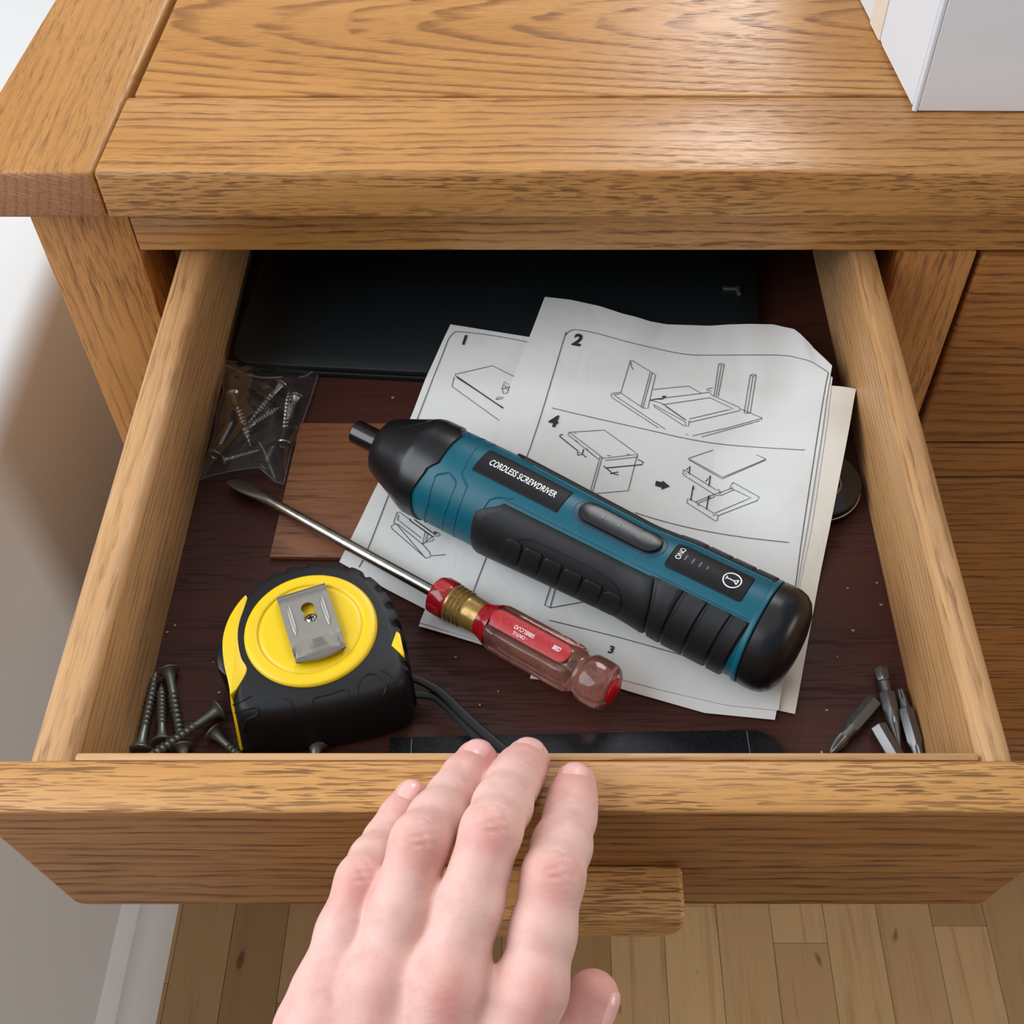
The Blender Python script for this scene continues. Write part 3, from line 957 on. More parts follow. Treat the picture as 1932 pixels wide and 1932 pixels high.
obj('printed_frame', ribbons(fr1, h1, 0.00036), ink_soft, sh1, smooth=False)
tag(obj('printed_diagram', ribbons(dia1, h1, 0.00030), ink_soft, sh1, smooth=False), kind='stuff')
tag(obj('printed_diagram', ribbons(bold1, h1, 0.00050), ink, sh1, smooth=False), kind='stuff')
obj('printed_number', paper_text('1', 875, 642, 18, h1, 0.15), ink, sh1, smooth=False)

# pale dust crumbs on the drawer bottom
cv, cf = [], []
for x, y in ((1663, 1141), (1655, 1100), (1600, 1110), (1560, 1340), (940, 1305), (860, 1240), (905, 1330), (402, 1250), (316, 1193), (414, 1307), (605, 1030), (742, 750), (1550, 1420), (1340, 1330), (330, 1180), (1610, 1190), (1580, 1240)):
    p = at_z(x, y, ZF + 0.0003)
    s_ = 0.00025 + 0.00025 * rng.random()
    bx_ = box(p[0] - s_ * rng.uniform(0.8, 2.2), p[0] + s_, p[1] - s_, p[1] + s_ * rng.uniform(0.6, 1.6), ZF, ZF + 0.0005)
    cv, cf = join((np.array(cv).reshape(-1, 3), cf), bx_)
tag(obj('crumbs', (cv, cf), card_brown, smooth=False), 'pale dust crumbs scattered over the dark drawer bottom', 'dust', kind='stuff')

# ------------------------------------------------------------------ cordless screwdriver
ZD = ZF + 0.0272
DA, DB = at_z(671, 814, ZD), at_z(1480, 1215, ZD)
de1 = (DB - DA) / np.linalg.norm(DB - DA); de2 = np.array([de1[1], -de1[0], 0.0]); de3 = up      # along, towards the front, up
ROLL = -0.075
RS = np.array([[0, 21.6], [44, 21.6], [50, 21.9], [82, 21.9], [100, 21.2], [120, 20.4], [147, 19.4], [158, 20.2], [165, 21.0], [205, 21.2], [240, 21.2]]) / 1000


def dR(s): return np.interp(s, RS[:, 0], RS[:, 1])


def dsurf(s, phi, off=0.0):
    s = np.asarray(s, float); phi = np.asarray(phi, float) + ROLL
    r = dR(s) + off
    return DA + s[..., None] * 0.99 * de1 + (r * np.sin(phi))[..., None] * de2 + (r * np.cos(phi))[..., None] * de3


def dhit(px, py, off=0.0):
    """photo point -> (s, phi) on the tool's body"""
    d = ray(px, py); d = d / np.linalg.norm(d); o = C_ - DA
    r = 0.0215
    for _ in range(4):
        oy, oz, dy, dz = o @ de2, o @ de3, d @ de2, d @ de3
        a, b, c = dy * dy + dz * dz, oy * dy + oz * dz, oy * oy + oz * oz - (r + off) ** 2
        D = max(b * b - a * c, 0)
        p = o + d * ((-b - math.sqrt(D)) / a)
        s = (p @ de1) / 0.99
        r = float(dR(s))
    return s, math.atan2(p @ de2, p @ de3) - ROLL


def spatch(sf, s0f, s1f, p0, p1, h, nu=14, nv=14, edge=0.0009, sink=0.0008, rr=0.02):
    """raised patch: s from s0f(phi) to s1f(phi), phi from p0 to p1, rounded rim sunk into the body"""
    def axis(n, e): return np.r_[0, e * 0.35, e, np.linspace(e, 1 - e, n)[1:-1], 1 - e, 1 - e * 0.35, 1]
    V = []
    vv = axis(nv, min(0.2, edge / (rr * (p1 - p0))))
    lens = abs(s1f((p0 + p1) / 2) - s0f((p0 + p1) / 2))
    uu = axis(nu, min(0.2, edge / lens))
    def k(i, n): return {0: -sink, 1: h * 0.72, n - 1: -sink, n - 2: h * 0.72}.get(i, h)
    for i, u in enumerate(uu):
        for j, v in enumerate(vv):
            ph = p0 + (p1 - p0) * v
            s = s0f(ph) + (s1f(ph) - s0f(ph)) * u
            V.append(sf(s, ph, min(k(i, len(uu)), k(j, len(vv)))))
    n = len(vv)
    F = [(i * n + j, (i + 1) * n + j, (i + 1) * n + j + 1, i * n + j + 1) for i in range(len(uu) - 1) for j in range(n - 1)]
    return np.array(V), F


def rrpatch(sf, s0, s1, p0, p1, h, cr=0.001, rr=0.0215, sink=0.0004, n=8, slant=0.0):
    """rounded-rectangle boss on a round body"""
    cs, cp = (s0 + s1) / 2, (p0 + p1) / 2
    hs, hw = (s1 - s0) / 2, rr * (p1 - p0) / 2
    cr = min(cr, hs * 0.999, hw * 0.999)
    out = []
    for sx, sy, a0 in ((1, 1, 0), (-1, 1, PI / 2), (-1, -1, PI), (1, -1, 1.5 * PI)):
        for a in np.linspace(a0, a0 + PI / 2, n):
            out.append((sx * (hs - cr) + cr * math.cos(a), sy * (hw - cr) + cr * math.sin(a)))
    dense = []
    for k in range(len(out)):
        a, b = np.array(out[k]), np.array(out[(k + 1) % len(out)])
        m = max(1, int(np.linalg.norm(b - a) / 0.003))
        for t in range(m): dense.append(a + (b - a) * t / m)
    dense = np.array(dense)
    rings = []
    e = 0.0005
    for ins, off in ((0, -sink), (0, h * 0.6), (e * 0.5, h * 0.93), (e * 1.2, h)):
        sc = np.array([max(1 - ins / hs, 0.05), max(1 - ins / hw, 0.05)])
        rings.append((dense * sc, off))
    for f in (0.75, 0.5, 0.25, 0.04):
        rings.append((dense * np.array([1 - 1.2 * e / hs, 1 - 1.2 * e / hw]) * f, h))
    R = []
    for d, off in rings:
        R.append(np.array([sf(cs + a + slant * b, cp + b / rr, off) for a, b in d]))
    return loft(R, False, True)


def sline(sf, pts, r=0.00045, off=0.0, n=6):
    """thin bead following the body"""
    P = []
    for k in range(len(pts) - 1):
        a, b = np.array(pts[k]), np.array(pts[k + 1])
        m = max(1, int(math.hypot((b - a)[0], (b - a)[1] * 0.021) / 0.0018))
        for t in range(m): P.append(a + (b - a) * t / m)
    P.append(np.array(pts[-1]))
    P = np.array([sf(s, p, off) for s, p in P])
    return tube(P, r, n)


def stext(sf, s, phi, txt, su, sv, rot=0, h=0.0006, bold=0.0, rr=0.0215, shear=0.0, spacing=1.0):
    v, f = text_geo(txt, bold, shear, spacing)
    c, sn = round(math.cos(rot), 6), round(math.sin(rot), 6)
    out = []
    for a, b in v * np.array([su, sv]):
        x, y = c * a - sn * b, sn * a + c * b
        out.append(sf(s + x, phi - y / rr, h))
    return np.array(out), f


cd = tag(empty('cordless_screwdriver', DA + de1 * 0.11 - np.array([0, 0, 0.0272 - 0.005])), 'teal and black cordless screwdriver lying on the instruction sheets', 'power tool')
th64 = np.linspace(0, 2 * PI, 64, endpoint=False)


def srings(spec, sf=dsurf): return [sf(np.full(64, s), th64, o) for s, o in spec]


obj('body_shell', loft(srings([(0.040, -0.003), (0.0445, -0.0006), (0.0465, 0.0), (0.06, 0), (0.08, 0), (0.09, 0), (0.10, 0), (0.11, 0), (0.12, 0), (0.13, 0), (0.14, 0), (0.15, 0), (0.16, 0), (0.17, 0), (0.19, 0), (0.2035, 0), (0.2042, -0.001)])), teal, cd)
obj('chuck', lathe(DA, DB, [(0.006, 0.0030), (0.0, 0.0034), (0.0, 0.0050), (0.0006, 0.0055), (0.006, 0.0055), (0.019, 0.0055)], 28, cap0=True), black_gloss, cd)


def nose_end(ph):
    w = np.abs((ph + ROLL - 0.0 + PI) % (2 * PI) - PI)
    return np.where(w < 0.42, 0.0545, np.where(w < 0.60, 0.0545 - (w - 0.42) / 0.18 * 0.0035, np.where(w < 0.68, 0.051, 0.051 - np.clip((w - 0.68) / 0.5, 0, 1) * 0.0035)))


ne = nose_end(th64)
nr = []
for s, r in ((0.0165, 0.0055), (0.0165, 0.0112), (0.0168, 0.0124), (0.0178, 0.0135), (0.0225, 0.0155), (0.0275, 0.0175), (0.0335, 0.0200), (0.0385, 0.0221), (0.0400, 0.0225), (0.0425, 0.0226)):
    nr.append(dsurf(np.full(64, s), th64, r - dR(s)))
for k, o in ((0.35, 0.0009), (0.7, 0.0009), (0.96, 0.0008), (1.0, 0.0004), (1.0, -0.0006)):
    nr.append(dsurf(0.0425 + (ne - 0.0425) * k, th64, o))
obj('nose_cone', loft(nr), black_plastic, cd)
# crescent dent and facet edge on the nose
nsf = lambda s, p, off=0.0: dsurf(s, p, np.interp(s, [0.0165, 0.0190, 0.0275, 0.0385, 0.0425], [0.0095, 0.0128, 0.0172, 0.0219, 0.0226]) - dR(s) + off)
obj('dent', sline(nsf, [(0.0392, -0.62), (0.0375, -0.40), (0.0345, -0.20), (0.0300, -0.06), (0.0265, 0.0)], 0.0006, -0.0002), black_gloss, cd)


def g0(ph): return 0.0785 + 0.0105 * (1 - sm(ph, 0.60, 1.05)) + 0.0


def gs(k): return lambda ph: k - 0.0048 * np.clip((ph - 0.55) / 1.6, 0, 1)


def lobe(ph): return 0.1632 - 0.0034 * ((ph - 1.35) / 0.75) ** 2 * np.where(ph < 1.35, 1.0, 0.35)


obj('grip', spatch(dsurf, g0, lobe, 0.62, 2.75, 0.0016, 24, 20, 0.0020), rubber, cd)
obj('grip', spatch(dsurf, gs(0.158), gs(0.2018), 0.60, 2.7, 0.0004, 10, 16, 0.0006), rubber, cd)
obj('grip', spatch(dsurf, lambda ph: 0.155 + 0 * ph, lambda ph: 0.2018 + 0 * ph, -2.2, -0.60, 0.0004, 10, 10, 0.0006), rubber, cd)
obj('grip_block', spatch(dsurf, lambda ph: np.maximum(lobe(ph), 0.150) + 0.0006, gs(0.1733), 0.60, 2.7, 0.0013, 6, 16, 0.0006), rubber, cd)
for a, b in ((0.1742, 0.1835), (0.1844, 0.1938), (0.1947, 0.2012)):
    obj('grip_block', spatch(dsurf, gs(a), gs(b), 0.60, 2.7, 0.0014, 5, 16, 0.0006), rubber, cd)
obj('grip', spatch(dsurf, lambda ph: 0.0765 + 0.006 * sm(ph, -0.85, -0.6), lambda ph: 0.158 + 0 * ph, -2.2, -0.62, 0.0010, 20, 10, 0.0012), rubber, cd)
for a, b in ((0.1575, 0.1700), (0.1707, 0.1808), (0.1815, 0.1912), (0.1919, 0.2012)):
    obj('grip_block', spatch(dsurf, lambda ph, a=a: a + 0 * ph, lambda ph, b=b: b + 0 * ph, -2.2, -0.60, 0.0013, 5, 10, 0.0006), rubber, cd)
obj('end_ring', loft(srings([(0.2012, -0.0006), (0.2014, 0.0008), (0.2018, 0.0010), (0.2032, 0.0010), (0.2036, 0.0007), (0.2036, -0.002)])), teal, cd)
obj('end_cap', loft(srings([(0.2037, -0.003), (0.2038, 0.0004), (0.2044, 0.0010), (0.2080, 0.0011), (0.2110, 0.0009), (0.2140, -0.0001), (0.2165, -0.0022), (0.2185, -0.0060), (0.2197, -0.0115), (0.2202, -0.018)])), black_plastic, cd)
# beads pressed into the teal shell
for pts in (z6((783, 870), (800, 740), (830, 600), (850, 540), (870, 522), (960, 508), (1005, 570), (1000, 605), (940, 760), (908, 930)),
            z6((978, 1000), (1000, 860), (1040, 720), (1088, 610), (1045, 520), (1150, 330), (1172, 310), (1290, 308)),
            z6((1100, 222), (1132, 265), (1215, 268)),
            z6((1128, 1040), (1158, 880), (1195, 780), (1250, 705), (1310, 688), (1420, 700))):
    obj('groove', sline(dsurf, [dhit(*q) for q in pts], 0.00055, -0.00022), teal, cd)
for p0_, p1_ in ((0.545, 0.0), (-0.545, 0.0)):
    obj('groove', sline(dsurf, [(0.088, p0_), (0.12, p0_), (0.16, p0_), (0.2, p0_)], 0.0005, -0.0002), teal, cd)
gsf = lambda s, p, off=0.0: dsurf(s, p, off + 0.0016)
obj('thumb_outline', sline(gsf, [dhit(*q, 0.0016) for q in z1_((905, 215), (878, 165), (880, 120), (920, 85), (1000, 60), (1070, 68), (1200, 125), (1450, 245), (1590, 335), (1640, 395), (1660, 470), (1645, 520))], 0.00055, -0.0001), rubber, cd)
for i in range(6):
    s = 0.0990 + i * 0.0094
    obj('grip_pad', rrpatch(gsf, s - 0.0042, s + 0.0042, 1.16 + 0.02 * i, 1.86 + 0.02 * i, 0.0008, 0.0016 if 0 < i < 5 else 0.003, slant=-0.18), rubber, cd)
lb = obj('label_plate', rrpatch(dsurf, 0.0690, 0.1110, -0.315, 0.335, 0.00035, 0.0008, slant=0.0), label_black, cd)
obj('lettering', stext(dsurf, 0.0900, 0.01, 'CORDLESS SCREWDRIVER', 0.00280, 0.0047, 0, 0.00045, 0.008), white_print, lb, smooth=False)
obj('switch_recess', rrpatch(dsurf, 0.1155, 0.1580, -0.345, 0.345, 0.0003, 0.012), teal_groove, cd)
sw = obj('switch', rrpatch(dsurf, 0.1180, 0.1560, -0.255, 0.255, 0.0019, 0.006), black_plastic, cd)
swf = lambda s, p, off=0.0: dsurf(s, p, 0.0019 + off)
for s in (0.1290, 0.1365):
    obj('mark', sline(swf, [(s, -0.065), (s, 0.065)], 0.0003, 0.0), black_gloss, sw)
obj('mark', sline(swf, [(0.1452, -0.075), (0.1486, 0.0), (0.1452, 0.075)], 0.00022, 0.0), grey_print, sw)
pn = obj('indicator_panel', rrpatch(dsurf, 0.1605, 0.1945, -0.325, 0.345, 0.00035, 0.0016), label_black, cd)
obj('lettering', stext(dsurf, 0.1638, -0.045, 'ONO', 0.0028, 0.0034, -PI / 2, 0.00055, 0.0), white_print, pn, smooth=False)
for i in range(4):
    obj('light_bar', rrpatch(dsurf, 0.1668 + i * 0.0032 - 0.0004, 0.1668 + i * 0.0032 + 0.0004, -0.01 - (0.07 if i < 3 else 0.04), -0.01 + (0.07 if i < 3 else 0.04), 0.00062, 0.0003, sink=0.0002), grey_print, pn)
cs_, cp_ = 0.1872, 0.005
obj('power_ring', sline(dsurf, [(cs_ + 0.0036 * math.cos(a), cp_ + 0.0036 / 0.0215 * math.sin(a)) for a in np.linspace(0, 2 * PI, 40)], 0.00026, 0.0005), white_print, pn)
for a, b in (((-0.0022, 0.0), (0.0008, 0.0)), ((0.0008, 0.0), (0.0022, -0.0012)), ((0.0008, 0.0), (0.0022, 0.0012)), ((0.0022, -0.0012), (0.0022, 0.0012)), ((-0.0022, 0.0), (-0.0026, -0.0008)), ((-0.0022, 0.0), (-0.0026, 0.0008))):
    obj('power_mark', sline(dsurf, [(cs_ + a[0], cp_ + a[1] / 0.0215), (cs_ + b[0], cp_ + b[1] / 0.0215)], 0.00022, 0.0005, 5), white_print, pn)

# ------------------------------------------------------------------ flat screwdriver
SA, SB = at_z(437, 907, ZF + 0.0042), at_z(1158, 1304, ZF + 0.0178)
se1, se2a, se3 = frame(SA, SB)
se2 = -se2a if se2a[1] > 0 else se2a
se3 = np.cross(se1, se2); se3 = se3 if se3[2] > 0 else -se3
TS = np.linalg.norm(SB - SA)
FER = TS - 0.0885
fs = tag(empty('flat_screwdriver', np.array([*((SA + SB) / 2)[:2], ZF])), 'old flat-blade screwdriver with clear red handle', 'screwdriver')
obj('shaft', lathe(SA, SB, [(0.021, 0.0022), (0.024, 0.0026), (0.05, 0.0026), (0.09, 0.0026), (FER + 0.02, 0.0026)], 20), chrome, fs)
# forged blade: narrow at the shaft, flared, thin at the tip
rings = []
for s, w, t in ((0.0, 0.0034, 0.0004), (0.0005, 0.0040, 0.0006), (0.006, 0.0052, 0.0009), (0.011, 0.0050, 0.0012), (0.016, 0.0038, 0.0017), (0.020, 0.0027, 0.0022), (0.0235, 0.0025, 0.0025)):
    a = np.linspace(0, 2 * PI, 24, endpoint=False)
    n_ = 0.6 if s < 0.015 else 1.0
    cx, sx = np.cos(a), np.sin(a)
    rings.append(SA + se1 * s + np.outer(np.sign(cx) * np.abs(cx) ** n_ * w, se2 * 0.86 + se3 * 0.5) + np.outer(np.sign(sx) * np.abs(sx) ** n_ * t, se3 * 0.86 - se2 * 0.5))
obj('blade', loft(rings), blade_steel, fs)


def flute(s, th, r):
    k = np.interp(s - FER, [0.027, 0.034, 0.068, 0.0715], [0, 1, 1, 0])
    c = np.cos(th * 6 + 0.6)
    return r - 0.0016 * k * np.clip(0.5 + 0.9 * c, 0, 1) ** 1.3


def hprof(l): return [(FER + s / 1000, r / 1000) for s, r in l]


obj('collar', lathe(SA, SB, hprof([(0, 2.7), (0, 6.6), (0.6, 7.7), (2, 8.3), (5.0, 8.6), (8.5, 8.5), (9.5, 8.0), (9.5, 2.7)]), 32), acrylic_red, fs)
bd = [(9.0, 2.7), (9.0, 8.2)]
for k in range(4): bd += [(9.6 + k * 2.0, 8.15 - k * 0.12), (10.2 + k * 2.0, 8.35 - k * 0.12), (10.8 + k * 2.0, 8.0 - k * 0.14), (11.2 + k * 2, 7.7 - k * 0.12)]
bd += [(18.5, 7.4), (22, 7.2), (24.5, 7.3), (24.5, 2.7)]
obj('ribbed_neck', lathe(SA, SB, hprof(bd), 40), brass_worn, fs)
obj('shoulder', lathe(SA, SB, hprof([(24.3, 2.7), (24.3, 7.25), (26, 7.6), (28, 8.3), (30.5, 9.3), (31, 9.4), (31, 2.7)]), 40), acrylic_red, fs)
grip_prof = [(30.9, 1.0), (30.9, 9.3), (31.6, 9.7), (33.5, 10.1), (36, 10.2), (45, 10.2), (55, 10.2), (65, 10.2), (69, 10.1), (70.5, 9.6), (71.5, 8.7), (72.5, 8.2), (74, 8.2), (75.2, 8.9), (76.2, 9.7), (77.5, 10.0), (83, 10.0), (85.5, 9.6), (87, 8.8), (88, 7.4), (88.3, 5.6), (88.4, 0.8)]
obj('handle', lathe(SA, SB, hprof(grip_prof), 72, flute), acrylic_clear, fs)
obj('inner_shaft', lathe(SA, SB, hprof([(31.2, 2.4), (70, 2.4)]), 14), blade_steel, fs)
obj('end_plug', lathe(SA, SB, hprof([(87.0, 5.4), (88.7, 5.4), (89.1, 4.8), (89.2, 0.5)]), 32), red_plug, fs)


def ssurf(s, phi, off=0.0):
    r = 0.0102 + off
    return SA + (FER + s) * se1 + r * math.sin(phi) * se2 + r * math.cos(phi) * se3


ll = obj('label', rrpatch(ssurf, 0.0315, 0.0690, -0.30, 0.55, 0.0003, 0.0038, 0.0102, 0.0006), red_print, fs)
obj('lettering', stext(ssurf, 0.0475, 0.13, 'SIBIELCUO', 0.00205, 0.0024, PI, 0.00045, 0.0, 0.0102), white_print, ll, smooth=False)
obj('lettering', stext(ssurf, 0.0470, 0.36, '- CINTI.G', 0.0016, 0.0018, PI, 0.00045, 0.0, 0.0102), white_print, ll, smooth=False)
obj('lettering', stext(ssurf, 0.0628, 0.12, 'BIED', 0.0017, 0.0026, 0, 0.00045, 0.01, 0.0102, 0.2), white_print, ll, smooth=False)
for s, p in ((0.0045, -0.05), (0.0045, 1.45), (0.0045, -1.4)):
    csf = lambda a, b, off=0.0: SA + (FER + a) * se1 + (0.0084 + off) * (math.sin(b) * se2 + math.cos(b) * se3)
    obj('red_facet', rrpatch(csf, s - 0.0033, s + 0.0033, p - 0.32, p + 0.32, 0.0003, 0.0018, 0.0084), red_print, fs)

# ------------------------------------------------------------------ tape measure
TZ = ZF + 0.0335
tp = [(438, 1312), (427, 1265), (421, 1215), (428, 1170), (448, 1130), (482, 1097), (522, 1074), (570, 1060), (622, 1058), (672, 1068), (712, 1096), (738, 1136), (753, 1180), (764, 1232), (770, 1270), (752, 1296), (690, 1318), (600, 1336), (500, 1348), (450, 1344)]
to = catmull([at_z(x, y, TZ) for x, y in tp], 10, True)[:, :2]
NT_ = len(to)
tan = np.roll(to, -1, 0) - np.roll(to, 1, 0); tan /= np.linalg.norm(tan, axis=1)[:, None]
nrm = np.stack([tan[:, 1], -tan[:, 0]], 1)
cen = to.mean(0)
if ((to - cen) * nrm).sum() < 0: nrm = -nrm
i_ = np.arange(NT_)
tread = np.where((i_ > 42) & (i_ < 138), 1.0, 0.0) * (np.sin(i_ * 2 * PI / 8.0) > -0.5) * 0.0013


MOUTH = at_z(457, 1417, ZF + 0.002)[:2] - to[0]


def tring(z, ins, tr=0.0):
    di = np.minimum(np.arange(NT_), NT_ - np.arange(NT_))
    low = np.exp(-(di / 8.0) ** 2)[:, None] * (1 - (z - ZF) / (TZ - ZF)) * MOUTH
    q = to - cen; rad = np.linalg.norm(q, axis=1)[:, None]
    p = low + cen + q * (1 - (ins - (tread * tr)[:, None]) / rad)
    return np.concatenate([p, np.full((NT_, 1), z)], 1)


tm = tag(empty('tape_measure', (cen[0], cen[1], ZF)), 'yellow and black tape measure with steel belt clip', 'tape measure')
case_geo = loft([tring(ZF + 0.0003, 0.003), tring(ZF + 0.003, 0.0005), tring(ZF + 0.006, 0, 1), tring(TZ - 0.0070, 0, 1), tring(TZ - 0.0040, 0.0004, 1), tring(TZ - 0.0018, 0.0014, 1), tring(TZ - 0.0005, 0.0028), tring(TZ, 0.0045)])
obj('case', case_geo, rubber, tm, angle=30)
case_bvh = BVHTree.FromPolygons([tuple(map(float, p)) for p in case_geo[0]], case_geo[1])
dc = at_z(587, 1188, TZ)


def disc(prof, n=72):
    th = np.linspace(0, 2 * PI, n, endpoint=False)
    cs = np.stack([np.cos(th), np.sin(th)], 1)
    return loft([np.concatenate([cs * r + dc[:2], np.full((n, 1), TZ + z)], 1) for r, z in prof], False, True)


obj('yellow_disc', disc([(0.0258, -0.004), (0.0258, 0.0002), (0.0254, 0.0010), (0.0247, 0.0014), (0.0212, 0.0015), (0.0207, 0.0013), (0.0203, 0.0007), (0.0199, 0.0007), (0.0195, 0.0010), (0.018, 0.0011), (0.001, 0.0011)]), yellow, tm)


def inlay(name, pxs, z0, z1, mat):
    p = [at_z(x, y, TZ) for x, y in pxs]
    p = [np.array([q[0], q[1], z0]) for q in p]
    return obj(name, prism(p, (0, 0, z1 - z0), 0.0005, 2), mat, tm)


inl = catmull([(464, 1122), (448, 1140), (432, 1166), (422, 1195), (419.5, 1222), (423, 1255), (430, 1285), (435, 1312)], 5)
inl2 = catmull([(447, 1300), (466, 1265), (455, 1240), (449, 1205), (452, 1175), (461, 1148), (467, 1128)], 5)
inlay('yellow_inlay', [tuple(x) for x in inl] + [tuple(x) for x in inl2], TZ - 0.007, TZ + 0.0004, yellow)


ye = [at_z(431, 1290, TZ - 0.001), at_z(443, 1304, TZ - 0.001), at_z(444, 1330, ZF + 0.026), at_z(456, 1398, ZF + 0.008), at_z(458, 1417, ZF + 0.002), at_z(452, 1417, ZF + 0.002), at_z(436, 1330, ZF + 0.025)]
obj('yellow_edge', prism(ye, np.array([0.0012, 0.0022, 0.0]), 0.0003, 1), yellow, tm)
inlay('yellow_inlay', [(738, 1218), (748, 1190), (755, 1196), (763, 1234), (762, 1238)], TZ - 0.008, TZ + 0.0003, yellow)
# brake button, hook, embossed ribs
bp = at_z(415, 1235, TZ - 0.012)
bt = [at_z(x, y, TZ - 0.008) for x, y in ((424, 1195), (409, 1215), (404, 1236), (408, 1256), (424, 1272), (440, 1260), (440, 1205))]
obj('brake_button', prism([np.array([q[0], q[1], ZF + 0.006]) for q in bt], (0, 0, 0.018), 0.0012, 2), black_plastic, tm)
obj('hook', prism([at_z(445, 1378, ZF + 0.0115), at_z(447.5, 1378, ZF + 0.0115), at_z(454.5, 1421, ZF + 0.001), at_z(451, 1421, ZF + 0.001)], np.array([0.001, 0.006, 0.0]), 0.0001, 1), steel, tm)


def tp_at(x, y):          # where the photo point meets the case
    r_ = Vector(ray(x, y)).normalized()
    hit = case_bvh.ray_cast(Vector(C_), r_)
    if hit[0] is None: return None
    return np.array(hit[0]) - np.array(hit[1] if hit[1].dot(r_) < 0 else -hit[1]) * 0.0001


z8b = Z(220, 1000, 3.22)
for pts in (z8b((712, 1062), (750, 1045), (780, 1028), (815, 1010)), z8b((722, 1108), (770, 1095), (835, 1078), (858, 1090), (850, 1125), (800, 1150), (780, 1180), (775, 1230)),
            z8b((1198, 1085), (1185, 1045), (1205, 1018), (1300, 995), (1390, 968), (1410, 1020)), z8b((1462, 1010), (1465, 940), (1505, 885), (1560, 872), (1610, 900), (1638, 945), (1625, 1000)),
            z8b((1610, 850), (1650, 870), (1700, 920)), z8b((1025, 1020), (1055, 1040), (1075, 1110))):
    P_ = [q for q in (tp_at(*q) for q in catmull(pts, 4)) if q is not None]
    if len(P_) > 3: obj('embossed_rib', tube(P_, 0.00055, 6), rubber, tm)
# belt clip
k0, k1 = at_z(568, 1116, TZ + 0.003), at_z(606, 1236, TZ + 0.003)
cu_ = (k1 - k0) / np.linalg.norm(k1 - k0); cv_ = np.array([-cu_[1], cu_[0], 0])
CLn = np.linalg.norm(k1 - k0); CW = 0.0098
hc = at_z(581, 1149, TZ + 0.003)
hu, hv = (hc - k0) @ cu_, (hc - k0) @ cv_
nA = 96
th = np.linspace(0, 2 * PI, nA, endpoint=False) + PI / nA
du, dv = np.cos(th), np.sin(th)
ro = np.minimum.reduce([np.where(du > 0, (CLn - hu) / np.maximum(du, 1e-9), (hu) / np.maximum(-du, 1e-9)), np.where(dv > 0, (CW - hv) / np.maximum(dv, 1e-9), (CW + hv) / np.maximum(-dv, 1e-9))])
r1_, r2_, off2 = 0.0026, 0.0026, 0.0046


def circ_r(cx, r):            # radius of a circle centred cx along u, seen from the origin (0 when missed)
    b = du * cx; D = r * r - (cx * cx - b * b)
    return np.where(D > 0, b + np.sqrt(np.maximum(D, 0)), 0)


ri = np.maximum.reduce([circ_r(0, r1_), circ_r(off2, r2_), circ_r(off2 / 2, 0.0019)])


def clip_h(u): return 0.0030 + 0.0008 * sm(u, 0.0, 0.004) - 0.0022 * sm(u, CLn - 0.0065, CLn - 0.004) + 0.0016 * sm(u, CLn - 0.004, CLn)


def clip_pt(u, v, dz=0.0): return k0 + cu_ * u + cv_ * v + np.array([0, 0, clip_h(u) - 0.003 + dz])


cr_ = []
for f in (0.0, 0.1, 0.3, 0.5, 0.7, 0.85, 0.93, 1.0):
    rr_ = ri + (ro - ri) * f
    cr_.append(np.array([clip_pt(hu + r * a, hv + r * b) for r, a, b in zip(rr_, du, dv)]))
top_r = cr_
bot_r = [r - np.array([0, 0, 0.0007]) for r in cr_[::-1]]
g = loft([*top_r, *bot_r, top_r[0]], False, False)
cl = obj('belt_clip', g, steel, tm, angle=30)
obj('clip_bend', join(prism([k0 + cv_ * CW + np.array([0, 0, 0.0003]), k0 - cv_ * CW + np.array([0, 0, 0.0003]), k0 - cv_ * CW - np.array([0, 0, 0.002]), k0 + cv_ * CW - np.array([0, 0, 0.002])], -cu_ * 0.0007, 0.0002, 1)), steel, cl)
lip = []
for u, ww, dz in ((CLn - 0.0002, 1.0, 0.0), (CLn + 0.0012, 0.93, 0.0004), (CLn + 0.0022, 0.80, 0.0010)):
    lip.append(np.array([clip_pt(min(u, CLn), 0) + cu_ * ((u - min(u, CLn)) * (1.0 - 0.6 * (abs(a) ** 2)) + 0) + cv_ * CW * ww * a + np.array([0, 0, dz]) for a in np.linspace(-1, 1, 13)]))
lipb = [l - np.array([0, 0, 0.0006]) for l in lip[::-1]]
obj('clip_lip', loft([*lip, *lipb, lip[0]], False, False, close=False), steel, cl)
for v0 in (-0.0066, 0.0066):
    obj('pressed_rib', tube([clip_pt(u, v0, 0.0) for u in np.linspace(0.0050, 0.0200, 8)], [0.0003, 0.0009, 0.001, 0.001, 0.001, 0.001, 0.0009, 0.0003], 10, 0.8), steel, cl)
sc0 = clip_pt(hu + off2, hv) * np.array([1, 1, 0]) + np.array([0, 0, TZ])
csw = obj('clip_screw', loft([np.stack([sc0[0] + r * np.cos(th), sc0[1] + r * np.sin(th), np.full(nA, TZ + z)], 1) for r, z in ((0.0026, 0.0006), (0.0026, 0.0022), (0.0021, 0.0029), (0.0010, 0.0033), (0.0001, 0.0034))], False, True), chrome, tm)
for a in (0.4, 0.4 + PI / 2):
    d_ = np.array([math.cos(a), math.sin(a), 0]); n_ = np.array([-d_[1], d_[0], 0])
    b_ = sc0 + np.array([0, 0, 0.0030])
    obj('cross_slot', prism([b_ - d_ * 0.0014 - n_ * 0.00028, b_ + d_ * 0.0014 - n_ * 0.00028, b_ + d_ * 0.0014 + n_ * 0.00028, b_ - d_ * 0.0014 + n_ * 0.00028], (0, 0, 0.00055)), label_black, csw, smooth=False)
